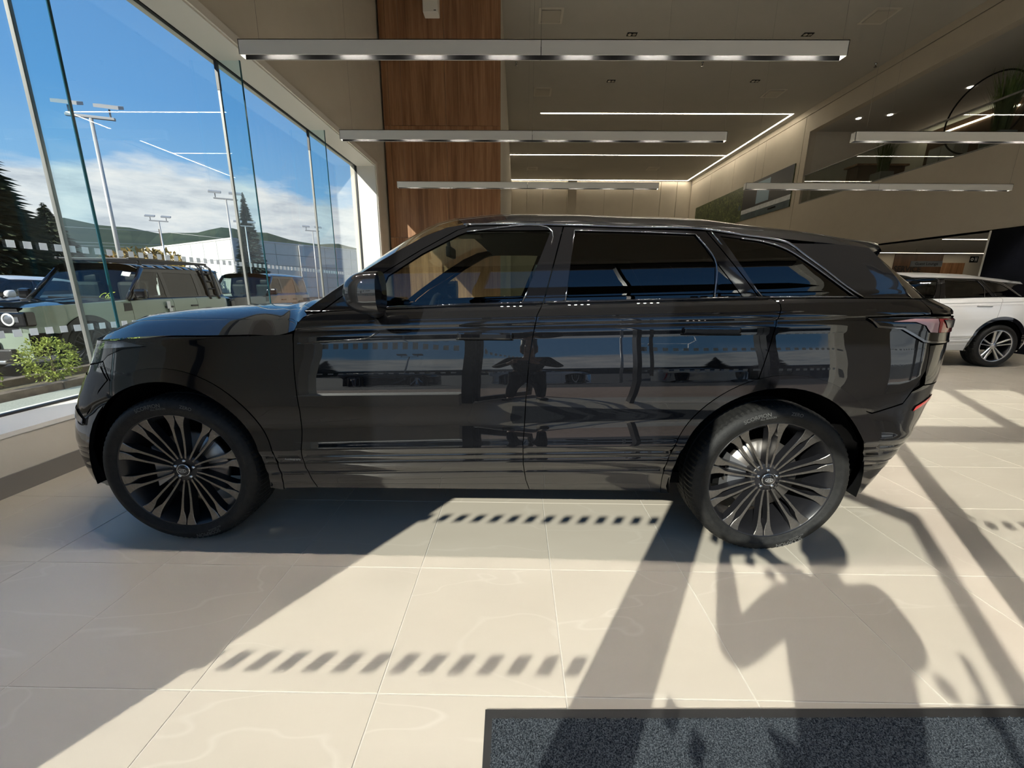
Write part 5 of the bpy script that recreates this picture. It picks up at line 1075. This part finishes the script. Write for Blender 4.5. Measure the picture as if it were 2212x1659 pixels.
    if ladder:
        rk = MB(); rk.bbox((3.35, -.70, 1.99), (2.2, .05, .05), .01); rk.bbox((3.35, .70, 1.99), (2.2, .05, .05), .01); rk.build('roof_rack_rail', M['satin_black'], car)
        for k in range(9): mb = MB(); mb.bbox((2.32+k*.258, 0, 1.99), (.09, 1.4, .03), .008); mb.build('roof_rack_slat', M['satin_black'], car)
        for x in (2.5, 4.2):
            for y in (-.70, .70): MB().bbox((x, y, 1.93), (.06, .05, .10), .01).build('roof_rack_foot', M['satin_black'], car)
        ld = MB()
        for x in (4.02, 4.34): ld.tube([(x, -.76, 1.96), (x+.01, -.86, 1.88), (x+.02, -.96, 1.22), (x+.02, -1.0, 1.16)], .028, 8)
        ld.build('ladder_rail', M['satin_black'], car)
        for k in range(4): z = 1.22+.18*k; y = -.955+.10*(z-1.22)/.66; mb = MB(); mb.tube([(4.03, y, z), (4.36, y, z)], .018, 8); mb.build('ladder_rung', M['satin_black'], car)
    for s in (.86, 3.88):
        for sd in (-1, 1): wv = put_wheel(car, (s, sd*.86, .405), 0, 'five', sd, R(20), False); wv.scale = (1.05, 1.0, 1.05); [setattr(sl, 'link', 'OBJECT') or setattr(sl, 'material', M['rim_black']) for c_ in wv.children for sl in c_.material_slots if sl.material == M['alloy']]
    return car
rover('off_road_car', 'sage green off-road SUV with roof rack and side ladder outside the window', (-8.45, 6.08, GZ), R(92.6), M['green_paint'])
rover('off_road_car', 'black off-road SUV glinting in the sun behind the green one', (-9.3, 11.9, GZ), R(91), M['dark_paint'], False)
def outside_car(label, loc, yaw, paint): build_suv('parked_car', label, loc, yaw, paint, 'five', 'cars parked outside', False)
outside_car('white SUV parked beyond the green off-roader', (-12.6, 8.2, GZ), R(92), M['white_paint'])
# forecourt across from the entrance, mirrored in the car's side
for a in (('white SUV parked across the forecourt from the entrance', (2.2, -15.5, GZ), R(180), M['white_paint']), ('dark grey SUV parked across the forecourt beside the white one', (-4.8, -15.6, GZ), R(180), M['dark_paint']), ('silver SUV parked across the forecourt at the far end of the row', (9.6, -15.3, GZ), R(180), M['silver_paint'])): outside_car(*a)
for a in ((5.2, -19, 7.7, R(0), 'double lamp post behind the cars across the forecourt'), (-9, -27, 7.7, R(0), 'double lamp post by the long dark building')): lamp_post(*a)
lb = empty('long_building', (0, -62, GZ), 0, 'long low dark building across the forecourt', 'building'); MB().box(-90, 90, -20, 0, 0, 5.0).build('walls', M['ware_dark'], lb); MB().box(-91, 91, -21, .6, 5.0, 5.5).build('roof_edge', M['ware'], lb)
for k in range(16): MB().box(-84+k*11, -78+k*11, .0, .06, 1.0, 3.6).build('window', M['privacy_glass'], lb)
for x, y, h in ((20, -40, 9), (30, -46, 11), (-24, -44, 10)): conifer((x, y, GZ), h, 3.0, 900, M['needle'], 'dark spruce across the forecourt')
